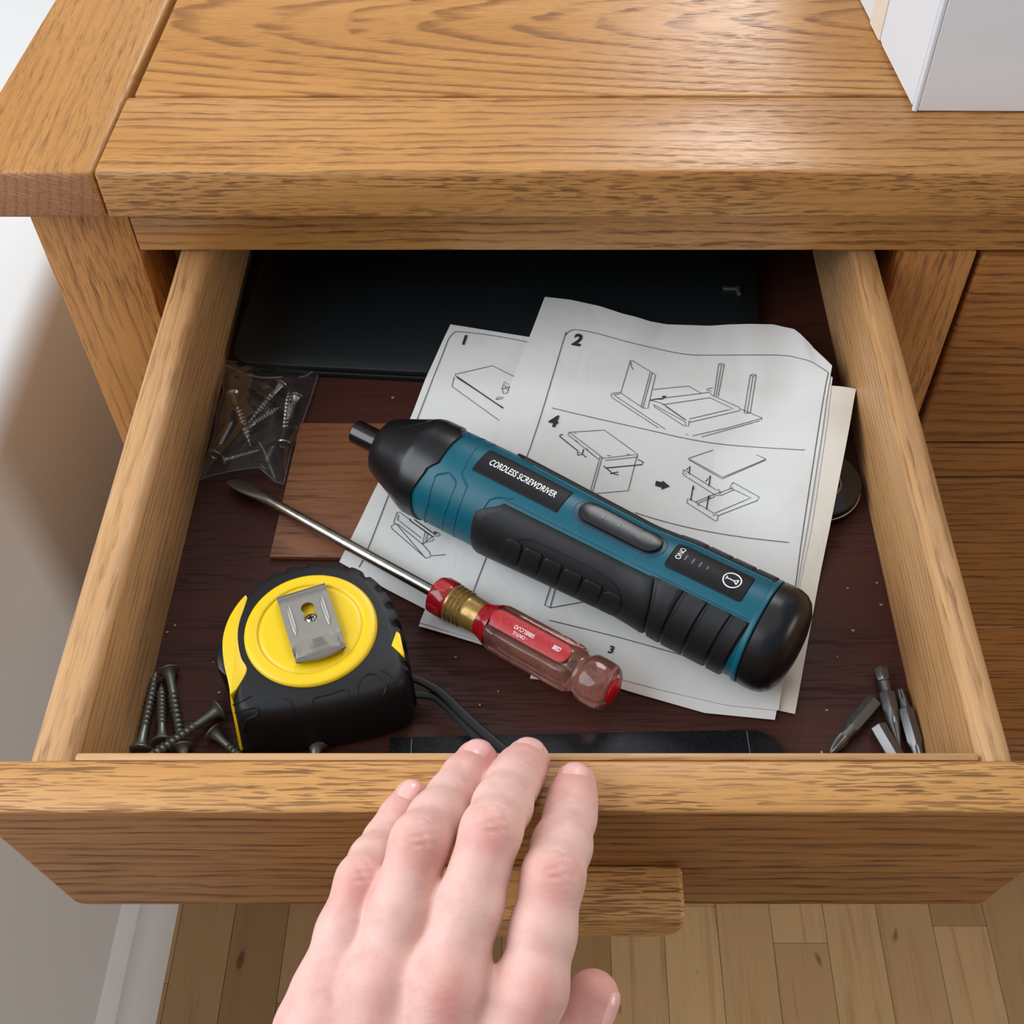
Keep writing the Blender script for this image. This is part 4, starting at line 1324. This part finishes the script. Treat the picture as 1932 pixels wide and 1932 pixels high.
# wrist strap: two strands running under the fingers
for pts, z0_, z1__ in (([(762, 1276), (790, 1283), (830, 1306), (872, 1345), (910, 1380), (948, 1412), (990, 1448)], 0.0085, 0.0075), ([(755, 1312), (795, 1311), (825, 1318), (862, 1352), (900, 1392), (936, 1420), (978, 1454)], 0.007, 0.0065)):
    pp = catmull(pts, 6)
    obj('wrist_strap', tube([at_z(x, y, ZF + z0_ + (z1__ - z0_) * k / len(pp)) for k, (x, y) in enumerate(pp)], 0.0019, 8, 0.5), rubber, tm)


# ------------------------------------------------------------------ screws and bits
def along(o, a, b, spin=0.0):
    e1, e2, e3 = frame(a, b)
    m = Matrix((( e1[0], e2[0], e3[0], a[0]), (e1[1], e2[1], e3[1], a[1]), (e1[2], e2[2], e3[2], a[2]), (0, 0, 0, 1)))
    o.matrix_world = m @ Matrix.Rotation(spin, 4, 'X')


def screw_mesh(length, r, pitch, head_r, mat, plain_part=0.25, bugle=True):
    """head at the origin, point along +X"""
    n = 14
    th = np.linspace(0, 2 * PI, n, endpoint=False)
    R = []
    hp = [(0.0006, 0.0004), (0.0006, head_r * 0.42), (0.0, head_r * 0.5), (0.0, head_r * 0.92), (0.0003, head_r), (0.0007, head_r * 0.98), (0.0014, head_r * 0.66), (0.0030, r * 1.25), (0.005, r)]
    for x, q in hp: R.append(np.stack([np.full(n, x), q * np.cos(th), q * np.sin(th)], 1))
    x0 = 0.005 + (length - 0.005) * plain_part
    xs = np.arange(x0, length - 0.0002, pitch / 7)
    for x in xs:
        ph = ((x - x0) / pitch - th / (2 * PI)) % 1.0
        t = np.clip(1 - np.abs(ph - 0.5) * 3.6, 0, 1)
        tap = np.interp(x, [length - 0.006, length], [1.0, 0.12])
        q = (r * 0.86 + r * 0.46 * t * np.interp(x, [x0, x0 + pitch], [0, 1])) * tap
        R.append(np.stack([np.full(n, x), q * np.cos(th), q * np.sin(th)], 1))
    R.append(np.stack([np.full(n, length), 0.0001 * np.cos(th), 0.0001 * np.sin(th)], 1))
    v, f = loft(R)
    return make_mesh('screw', v, f, mat, angle=40)


long_me = screw_mesh(0.038, 0.0018, 0.0022, 0.0046, screw_black, 0.16)
mid_me = screw_mesh(0.030, 0.0017, 0.0019, 0.0043, screw_black, 0.12)
zinc_me = screw_mesh(0.026, 0.0016, 0.0017, 0.0037, screw_zinc, 0.08)


def screw(me, hx, hy, tx, ty, zh, zt, label, group=None, name='screw', spin=0.0):
    o = bpy.data.objects.new(name, me); COL.objects.link(o)
    a = at_z(hx, hy, ZF + zh); b = at_z(tx, ty, ZF + zt)
    along(o, a, b, spin)
    tag(o, label, 'screw', group)
    return o


GS = 'loose black screws in the front left corner'
screw(long_me, 263, 1418, 294, 1270, 0.0042, 0.0016, 'black screw closest to the left drawer side, point to the back', GS)
screw(mid_me, 305, 1402, 305, 1300, 0.0042, 0.0016, 'shorter black screw standing between two longer ones, point to the back', GS)
screw(long_me, 318, 1264, 341, 1396, 0.0042, 0.0018, 'black screw with its head towards the back of the drawer', GS)
screw(long_me, 415, 1338, 296, 1419, 0.0044, 0.0070, 'black screw lying across the points of the others, head beside the tape measure', GS)
screw(mid_me, 401, 1380, 462, 1436, 0.0042, 0.0018, 'black screw with its point under the tape measure mouth', GS)
screw(mid_me, 344, 1406, 352, 1500, 0.0042, 0.0018, 'black screw mostly hidden behind the drawer front', GS)
screw(mid_me, 597, 1404, 588, 1490, 0.0042, 0.0018, 'black screw head in the shade under the tape measure', GS)


def bit_geo(spec, flutes=None):
    """spec: (x, radius, shape) hex or round rings along +X; flutes: (x0, x1) cross-cut tip"""
    n = 24
    th = np.linspace(0, 2 * PI, n, endpoint=False)
    R = []
    for x, r, k in spec:
        hexr = math.cos(PI / 6) / np.cos(((th + PI / 6) % (PI / 3)) - PI / 6)
        q = r * (hexr if k == 'h' else 1.0)
        if k == 'c': q = r * (1 - 0.34 * np.clip(np.cos(4 * th), 0, 1) ** 1.5)
        q = np.broadcast_to(q, (n,))
        R.append(np.stack([np.full(n, x), q * np.cos(th), q * np.sin(th)], 1))
    return loft(R)


def bit(spec, ax, ay, bx_, by_, za, zb_, label, spin=0.2):
    v, f = bit_geo([(x / 1000, r / 1000, k) for x, r, k in spec])
    me = make_mesh('screwdriver_bit', v, f, bit_steel, angle=25)
    o = bpy.data.objects.new('screwdriver_bit', me); COL.objects.link(o)
    along(o, at_z(ax, ay, ZF + za), at_z(bx_, by_, ZF + zb_), spin)
    tag(o, label, 'screwdriver bit', 'steel bits in the front right corner')


HEX = [(0, 2.2, 'h'), (0, 3.0, 'h'), (0.5, 3.5, 'h')]
bit(HEX + [(15.5, 3.5, 'h'), (17, 3.0, 'c2'), (18.5, 2.5, 'r'), (21.0, 2.5, 'r'), (22, 2.75, 'c'), (25, 2.6, 'c'), (28, 1.9, 'c'), (30, 0.9, 'c'), (30.5, 0.3, 'c')], 1650, 1324, 1566, 1422, 0.0037, 0.0030,
    'cross-head bit lying apart, tip pointing to the front left')
bit([(0, 2.3, 'h'), (0.4, 2.9, 'h'), (5.0, 2.9, 'h'), (6.0, 2.1, 'r'), (7.2, 2.6, 'r'), (9.5, 2.3, 'r'), (11.5, 2.3, 'r'), (12.2, 3.4, 'h'), (19.5, 3.4, 'h'), (21.5, 2.7, 'r'), (24, 2.6, 'r'), (26, 2.4, 'c'), (31, 1.6, 'c'), (36, 0.5, 'c'), (36.5, 0.2, 'c')], 1661, 1262, 1697, 1408, 0.0032, 0.0045,
    'long bit with waisted shank and pointed end, reaching farthest back')
bit([(0, 0.6, 'c'), (0.5, 1.5, 'c'), (4.5, 1.9, 'c'), (7.0, 2.1, 'r'), (9.0, 2.4, 'r'), (9.6, 3.3, 'h'), (24, 3.3, 'h'), (26, 2.4, 'r'), (31, 2.2, 'c'), (34, 1.2, 'c')], 1697, 1301, 1737, 1440, 0.0036, 0.0036,
    'double-ended bit leaning along the right drawer side')
bit(HEX + [(19, 3.5, 'h'), (21, 2.6, 'r'), (24, 2.6, 'c'), (26, 1.0, 'c')], 1656, 1370, 1706, 1455, 0.0037, 0.0032, 'short hexagonal bit half hidden behind the drawer front')

# ------------------------------------------------------------------ bag of screws
zb6 = Z(350, 640, 6.44)
BS = 'zinc screws inside the clear bag'
for a, b, lab in (((575, 665), (800, 1320), 'pale screw in the bag with its head at the upper left'), ((1165, 545), (740, 1060), 'screw in the bag slanting down from the top right'),
                  ((700, 1105), (1185, 808), 'screw in the bag with its point rising to the right'), ((1188, 1290), (1268, 590), 'upright screw in the bag along the right edge'),
                  ((350, 1420), (605, 945), 'screw in the bag at the lower left, head to the front'), ((450, 1480), (925, 1345), 'screw in the bag lying crosswise near the bottom'),
                  ((1345, 705), (1235, 1010), 'short screw in the bag behind the upright one'), ((960, 1540), (1075, 1290), 'stubby screw in the bag near its lower right corner')):
    a2, b2 = zb6(a, b)
    pa, pb = at_z(*a2, ZF + 0.006), at_z(*b2, ZF + 0.006)
    o = screw(zinc_me, *a2, *b2, 0.0065 if a[0] < 900 else 0.0048, 0.0075 if a[0] == 575 else 0.0045, lab, BS)
    k = np.linalg.norm(pb - pa) / 0.026
    o.scale = (k, 1, 1)
bo = [zb6(*s) for s in (((385, 235), (900, 290), (1620, 340)), ((1620, 340), (1500, 720), (1395, 1010), (1270, 1320), (1180, 1730)), ((140, 1690), (500, 1645), (900, 1590), (1090, 1730), (1180, 1730)), ((385, 235), (455, 570), (365, 850), (350, 1090), (140, 1690)))]
zq = ZF + 0.004
bg_ = coons(*[[at_z(x, y, zq)[:2] for x, y in s] for s in bo], nu=34, nv=40)
uu, vv = np.meshgrid(np.linspace(0, 1, 34), np.linspace(0, 1, 40), indexing='ij')
env = (np.sin(PI * np.clip(uu, 0, 1)) ** 0.55) * (np.sin(PI * np.clip(vv * 0.92 + 0.02, 0, 1)) ** 0.6)
wr = 0.0011 * np.sin(uu * 19 + 4 * np.sin(vv * 7)) * np.sin(vv * 13 + uu * 5) + 0.0012 * np.exp(-((vv - 0.13 - 0.10 * np.sin(PI * uu)) / 0.02) ** 2)
zt_ = ZF + 0.0016 + 0.0118 * env + wr * (0.35 + env) * np.minimum(1, 12 * np.minimum(np.minimum(uu, 1 - uu), np.minimum(vv, 1 - vv)))
zl_ = np.full_like(zt_, ZF + 0.0007)
zt_ = np.maximum(zt_, zl_ + 0.0003)
N = 34 * 40
V = np.concatenate([np.concatenate([bg_, zt_[..., None]], -1).reshape(-1, 3), np.concatenate([bg_, zl_[..., None]], -1).reshape(-1, 3)])
F = []
for i in range(33):
    for j in range(39):
        a, b, c, d = i * 40 + j, i * 40 + j + 1, (i + 1) * 40 + j + 1, (i + 1) * 40 + j
        F.append((a, d, c, b)); F.append((N + a, N + b, N + c, N + d))
rim = [i * 40 for i in range(34)] + [33 * 40 + j for j in range(1, 40)] + [i * 40 + 39 for i in range(32, -1, -1)] + [j for j in range(38, 0, -1)]
for k in range(len(rim)):
    a, b = rim[k], rim[(k + 1) % len(rim)]
    F.append((a, b, N + b, N + a))
bag = tag(obj('plastic_bag', (V, F), bag_film, angle=80), 'small clear plastic bag of screws at the left drawer side', 'bag')
hem = [np.array([*bg_[i, j], zt_[i, j] + 0.0002]) for i, j in [(i, 0) for i in range(34)] + [(33, j) for j in range(1, 40)] + [(i, 39) for i in range(32, -1, -1)] + [(0, j) for j in range(38, 0, -1)]]
obj('hem', tube(hem + [hem[0]], 0.00025, 5), bag_fold_glint, bag)
zbag = BVHTree.FromPolygons([tuple(map(float, p)) for p in V], F)
for pts in (((440, 285), (560, 350), (740, 430), (960, 470), (1190, 462)), ((1380, 465), (1480, 440), (1600, 335)), ((890, 1245), (960, 1370), (1020, 1530), (1090, 1700))):
    P_ = []
    for x, y in catmull(zb6(*pts), 5):
        hit = zbag.ray_cast(Vector(C_), Vector(ray(x, y)).normalized())
        if hit[0] is not None: P_.append(np.array(hit[0]) + np.array([0, 0, 0.0002]))
    if len(P_) > 3: obj('fold_glint', tube(P_, [0.0001] + [0.0005] * (len(P_) - 2) + [0.0001], 6, 0.5), bag_fold_glint, bag)

# ------------------------------------------------------------------ hand
def J(px, py, dist=None, z=None): return at_z(px, py, z) if z is not None else at_d(px, py, dist)


MM = 0.001
FING = {   # knuckle, middle joint, end joint, tip centre with radii in millimetres
    'index': [(J(1004, 1868, 0.345), 9.7), (J(1043, 1655, 0.355), 9.1), (J(1075, 1543, 0.380), 8.0), (J(1084, 1481, z=ZT + 0.0074), 7.2)],
    'middle': [(J(840, 1862, 0.342), 10.2), (J(927, 1567, 0.356), 8.8), (J(967, 1478, 0.382), 8.2), (J(994, 1437, z=ZT + 0.0080), 7.7)],
    'ring': [(J(716, 1858, 0.346), 9.9), (J(792, 1590, 0.358), 8.6), (J(853, 1502, 0.381), 7.6), (J(899, 1437, z=ZT + 0.0076), 7.2)],
    'pinky': [(J(620, 1862, 0.350), 9.2), (J(680, 1660, 0.360), 7.0), (J(726, 1584, 0.380), 6.3), (J(776, 1503, z=ZT + 0.0060), 5.6)]}
WR = {'index': np.array([-0.032, 0.046, CAM_H - 0.392]), 'middle': np.array([-0.043, 0.045, CAM_H - 0.388]), 'ring': np.array([-0.054, 0.045, CAM_H - 0.390]), 'pinky': np.array([-0.069, 0.046, CAM_H - 0.394])}
THUMB = [(np.array([-0.026, 0.050, CAM_H - 0.395]), 13.0), (np.array([-0.006, 0.066, CAM_H - 0.383]), 12.5), (J(1068, 1985, 0.361), 10.0), (J(1118, 1881, 0.365), 8.2)]


def cone(P, a, ra, b, rb):
    ba = (b - a).astype(np.float32); L2 = float(ba @ ba)
    pa = P - a.astype(np.float32)
    h = np.clip((pa @ ba) / L2, 0, 1)
    d = pa - h[..., None] * ba
    return np.sqrt((d * d).sum(-1)) - (ra + (rb - ra) * h)


def smin(a, b, k):
    h = np.clip(0.5 + 0.5 * (b - a) / k, 0, 1)
    return b + (a - b) * h - k * h * (1 - h)


def hand_sdf(P):
    P = P.astype(np.float32)
    fing = None
    for nm, ch in FING.items():
        f = None
        for k_, ((a, ra), (b, rb)) in enumerate(zip(ch[:-1], ch[1:])):
            mid, rm = (a + b) / 2, (ra + rb) / 2 * (1.03 if k_ == 0 else 1.06 if k_ == 1 else 1.02)
            seg = smin(cone(P, a, ra * MM, mid, rm * MM), cone(P, mid, rm * MM, b, rb * MM), 0.003)
            f = seg if f is None else smin(f, seg, 0.0035)
        fing = f if fing is None else smin(fing, f, 0.0019)
    palm = None
    for nm, ch in FING.items():
        m = cone(P, ch[0][0] - np.array([0, 0, 0.001]), ch[0][1] * MM * 0.98, WR[nm], 0.0135)
        palm = m if palm is None else smin(palm, m, 0.015)
    palm = smin(palm, cone(P, np.array([-0.0662, 0.098, CAM_H - 0.367]), 0.0125, np.array([-0.066, 0.050, CAM_H - 0.392]), 0.017), 0.010)
    t = None
    for (a, ra), (b, rb) in zip(THUMB[:-1], THUMB[1:]):
        s = cone(P, a, ra * MM, b, rb * MM)
        t = s if t is None else smin(t, s, 0.004)
    arm = cone(P, np.array([-0.048, 0.045, CAM_H - 0.392]), 0.0225, np.array([-0.052, 0.005, CAM_H - 0.405]), 0.025)
    arm = smin(arm, cone(P, np.array([-0.052, 0.005, CAM_H - 0.405]), 0.025, np.array([-0.075, -0.075, CAM_H - 0.44]), 0.031), 0.012)
    palm = smin(smin(palm, t, 0.009), arm, 0.016)
    d = smin(fing, palm, 0.0050)
    for nm in ('index', 'middle', 'ring'):      # tendons and knuckles standing out on the back of the hand
        k = FING[nm][0][0] + np.array([0, -0.001, 0.0035])
        e = WR[nm] * 0.6 + k * 0.4 + np.array([0, 0, 0.006])
        d = smin(d, cone(P, k + np.array([0, 0, 0.0015]), 0.0054, e, 0.0025), 0.008)
    return d


def surface_nets(fn, lo, hi, h):
    lo = np.array(lo); n = np.ceil((np.array(hi) - lo) / h).astype(int) + 1
    # coarse pass finds the blocks the surface runs through
    D = np.full(n, 1.0, np.float32)
    B = 12
    for i in range(0, n[0], B):
        for j in range(0, n[1], B):
            ks = np.arange(0, n[2], B)
            cen_ = np.stack([np.full(len(ks), i + B / 2), np.full(len(ks), j + B / 2), ks + B / 2], 1) * h + lo
            dc_ = fn(cen_)
            for k, dd in zip(ks, dc_):
                sl = (slice(i, min(i + B, n[0])), slice(j, min(j + B, n[1])), slice(k, min(k + B, n[2])))
                if abs(dd) < B * h * 0.95 + 0.004:
                    g = np.stack(np.meshgrid(*[np.arange(s.start, s.stop) for s in sl], indexing='ij'), -1) * h + lo
                    D[sl] = fn(g.reshape(-1, 3)).reshape(g.shape[:3])
                else: D[sl] = dd
    S = D < 0
    cs = np.zeros(n - 1, np.int8)
    for a in (0, 1):
        for b in (0, 1):
            for c in (0, 1): cs += S[a:n[0] - 1 + a, b:n[1] - 1 + b, c:n[2] - 1 + c]
    cells = np.argwhere((cs > 0) & (cs < 8))
    idx = np.full(n - 1, -1, np.int32)
    idx[tuple(cells.T)] = np.arange(len(cells))
    acc = np.zeros((len(cells), 3)); cnt = np.zeros(len(cells))
    cor = [(a, b, c) for a in (0, 1) for b in (0, 1) for c in (0, 1)]
    for p in cor:
        for ax in range(3):
            if p[ax]: continue
            q = list(p); q[ax] = 1
            d0 = D[tuple((cells + p).T)]; d1 = D[tuple((cells + q).T)]
            m = (d0 < 0) != (d1 < 0)
            t = d0[m] / (d0[m] - d1[m])
            pt = np.tile(np.array(p, float), (m.sum(), 1)); pt[:, ax] += t
            acc[m] += pt; cnt[m] += 1
    V = (cells + acc / cnt[:, None]) * h + lo
    F = []
    for ax in range(3):
        o1, o2 = (ax + 1) % 3, (ax + 2) % 3
        sh = [slice(None)] * 3; sh2_ = [slice(None)] * 3
        sh[ax] = slice(0, n[ax] - 1); sh2_[ax] = slice(1, n[ax])
        cr = np.argwhere(S[tuple(sh)] != S[tuple(sh2_)])
        cr = cr[(cr[:, o1] > 0) & (cr[:, o2] > 0) & (cr[:, o1] < n[o1] - 1) & (cr[:, o2] < n[o2] - 1)]
        ins = S[tuple(cr.T)]
        def cell(d1_, d2_):
            c = cr.copy(); c[:, o1] -= d1_; c[:, o2] -= d2_
            return idx[tuple(c.T)]
        qd = np.stack([cell(1, 1), cell(0, 1), cell(0, 0), cell(1, 0)], 1)
        qd[~ins] = qd[~ins][:, ::-1]
        F.append(qd)
    return V, np.concatenate(F)


HV, HF = surface_nets(hand_sdf, (-0.115, -0.095, CAM_H - 0.48), (0.030, 0.199, CAM_H - 0.318), 0.00068)


def grad(fn, P, e=0.0004):
    g = np.stack([fn(P + np.eye(3)[i] * e) - fn(P - np.eye(3)[i] * e) for i in range(3)], 1)
    return g / (np.linalg.norm(g, axis=1)[:, None] + 1e-9)


HN = grad(hand_sdf, HV)
HV = HV - HN * np.clip(hand_sdf(HV), -0.0006, 0.0006)[:, None]
flush = np.zeros(len(HV)); disp = np.zeros(len(HV))
VIEW = -F_
for nm, ch in FING.items():
    sc = {'index': 1, 'middle': 1, 'ring': 1, 'pinky': 0.8}[nm]
    for k, (amt, rad) in ((0, (0.18, 0.011)), (1, (0.55, 0.0075)), (2, (0.15, 0.006)), (3, (0.50, 0.009))):
        c = ch[k][0] + VIEW * ch[k][1] * MM * 0.8
        flush += amt * np.exp(-(((HV - c) ** 2).sum(1)) / rad ** 2)
    for k, amp, offs in ((1, 0.00060, (-3.6, -1.7, 0.2, 2.2, 4.4)), (2, 0.00030, (-1.6, 0.2, 1.9))):
        ax = ch[k + 1][0] - ch[k - 1][0]; ax /= np.linalg.norm(ax)
        d = HV - ch[k][0]
        a = d @ ax * 1000
        side = np.cross(ax, VIEW); side /= np.linalg.norm(side)
        l = d @ side * 1000
        dors = np.clip(HN @ VIEW, 0, 1) * (np.linalg.norm(d, axis=1) < 0.016)
        for q, o_ in enumerate(offs):
            w = a - o_ * sc - 0.02 * (l - (q % 2)) ** 2 * np.sign(o_) - 0.35 * np.sin(l * 1.1 + q * 2.3)
            disp -= amp * np.exp(-(w / 0.62) ** 2) * np.exp(-(l / (4.6 * sc)) ** 2) * dors
flush += 0.75 * np.exp(-((HV - THUMB[3][0]) ** 2).sum(1) / 0.011 ** 2)
for nm, am in (('middle', 0.42), ('index', 0.26), ('ring', 0.2)):        # red streaks over the tendons
    k = FING[nm][0][0]; ax = WR[nm] - k; ln = np.linalg.norm(ax); ax /= ln
    d = HV - (k - ax * 0.008); a = d @ ax; r_ = np.linalg.norm(d - np.outer(a, ax), axis=1)
    lat = (d - np.outer(a, ax))[:, 0]
    flush += am * np.exp(-((lat - 0.002) / 0.0045) ** 2) * np.exp(-((a - 0.010) / 0.012) ** 2) * (HN @ VIEW > 0.2)
# fine transverse creases between the knuckles and across the back of the hand
disp += 0.00005 * np.sin(HV[:, 1] * 4200 + 2.5 * np.sin(HV[:, 0] * 300) + 3.0 * np.sin(HV[:, 1] * 260 + HV[:, 0] * 170)) * (0.5 + 0.5 * np.sin(HV[:, 0] * 900 + HV[:, 1] * 500)) * np.clip(HN @ VIEW, 0, 1) * sm(HV[:, 1], 0.155, 0.14)
HV = HV + HN * disp[:, None]
hc_ = np.array([-0.03, 0.10, CAM_H - 0.37])
hme = bpy.data.meshes.new('hand')
hme.vertices.add(len(HV)); hme.vertices.foreach_set('co', (HV - hc_).astype(np.float32).ravel())
hme.loops.add(HF.size); hme.loops.foreach_set('vertex_index', HF.ravel().astype(np.int32))
hme.polygons.add(len(HF)); hme.polygons.foreach_set('loop_start', np.arange(0, HF.size, 4, dtype=np.int32))
hme.update(calc_edges=True); hme.validate()
hme.polygons.foreach_set('use_smooth', [True] * len(hme.polygons))
hme.attributes.new('flush', 'FLOAT', 'POINT').data.foreach_set('value', np.clip(flush, 0, 1).astype(np.float32))
hme.materials.append(skin)
hand = tag(link('hand', hme, hc_), 'bare left hand resting its fingertips on the open drawer front', 'hand')


def nail(name, a, ra, b, rb, ref, length, width, back, tilt=0.0):
    """plate laid on the finger end: a -> b the last bone, ref the side the nail faces"""
    t = (b - a) / np.linalg.norm(b - a)
    n = ref - t * (ref @ t); n /= np.linalg.norm(n)
    if tilt: n = n * math.cos(tilt) + np.cross(t, n) * math.sin(tilt)
    s = np.cross(t, n)
    U, Vv = 15, 17
    P = []
    for i in range(U):
        for j in range(Vv):
            v = j / (Vv - 1)                                     # 0 cuticle .. 1 free edge
            u = i / (U - 1) * 2 - 1
            wv = width / 2 * (0.82 + 0.18 * min(1, v * 3)) * (1 - 0.10 * max(0, v - 0.8) / 0.2)
            arcl = (v * length) + (-0.0016 * (1 - u * u) if v < 0.01 else -0.0016 * (1 - u * u) * (1 - v)) + (0.0012 * (1 - u * u) - 0.0006) * v
            # march round the finger end: beyond the tip the plate keeps following the pad
            P.append(b + t * (arcl - back) + s * u * wv + n * rb * 1.02)
    P = np.array(P)
    bone = lambda q: cone(q.astype(np.float32), a, ra, b, rb)
    for _ in range(8):
        P = P - grad(bone, P) * bone(P)[:, None]
    g = np.array(P)
    off = np.array([[0.00010 + 0.00034 * (1 - (i / (U - 1) * 2 - 1) ** 4) * (0.25 + 0.75 * min(1, j / 4)) for j in range(Vv)] for i in range(U)]).ravel()
    top = g + n * off[:, None]
    bot = g - n * 0.0009
    N_ = U * Vv
    F = []
    for i in range(U - 1):
        for j in range(Vv - 1):
            q = (i * Vv + j, i * Vv + j + 1, (i + 1) * Vv + j + 1, (i + 1) * Vv + j)
            F.append(q); F.append(tuple(N_ + x for x in q[::-1]))
    rim_ = [i * Vv for i in range(U)] + [(U - 1) * Vv + j for j in range(1, Vv)] + [i * Vv + Vv - 1 for i in range(U - 2, -1, -1)] + [j for j in range(Vv - 2, 0, -1)]
    for k in range(len(rim_)): F.append((rim_[k], rim_[(k + 1) % len(rim_)], N_ + rim_[(k + 1) % len(rim_)], N_ + rim_[k]))
    return obj(name, (np.concatenate([top, bot]), F), nail_mat, hand, angle=50)


upv = np.array([0, 0.15, 1.0])
for nm, ln, wd, bk, ti in (('index', 0.0105, 0.0112, 0.0045, 0.0), ('middle', 0.0095, 0.0120, 0.0035, 0.0), ('ring', 0.0110, 0.0112, 0.0050, 0.0), ('pinky', 0.0092, 0.0085, 0.0045, 0.0)):
    ch = FING[nm]
    nail('fingernail', ch[2][0], ch[2][1] * MM, ch[3][0], ch[3][1] * MM, upv, ln, wd, bk, ti)
nail('thumbnail', THUMB[2][0], 0.010, THUMB[3][0], 0.0082, np.array([0.95, -0.25, 0.35]), 0.0125, 0.0105, 0.0065)
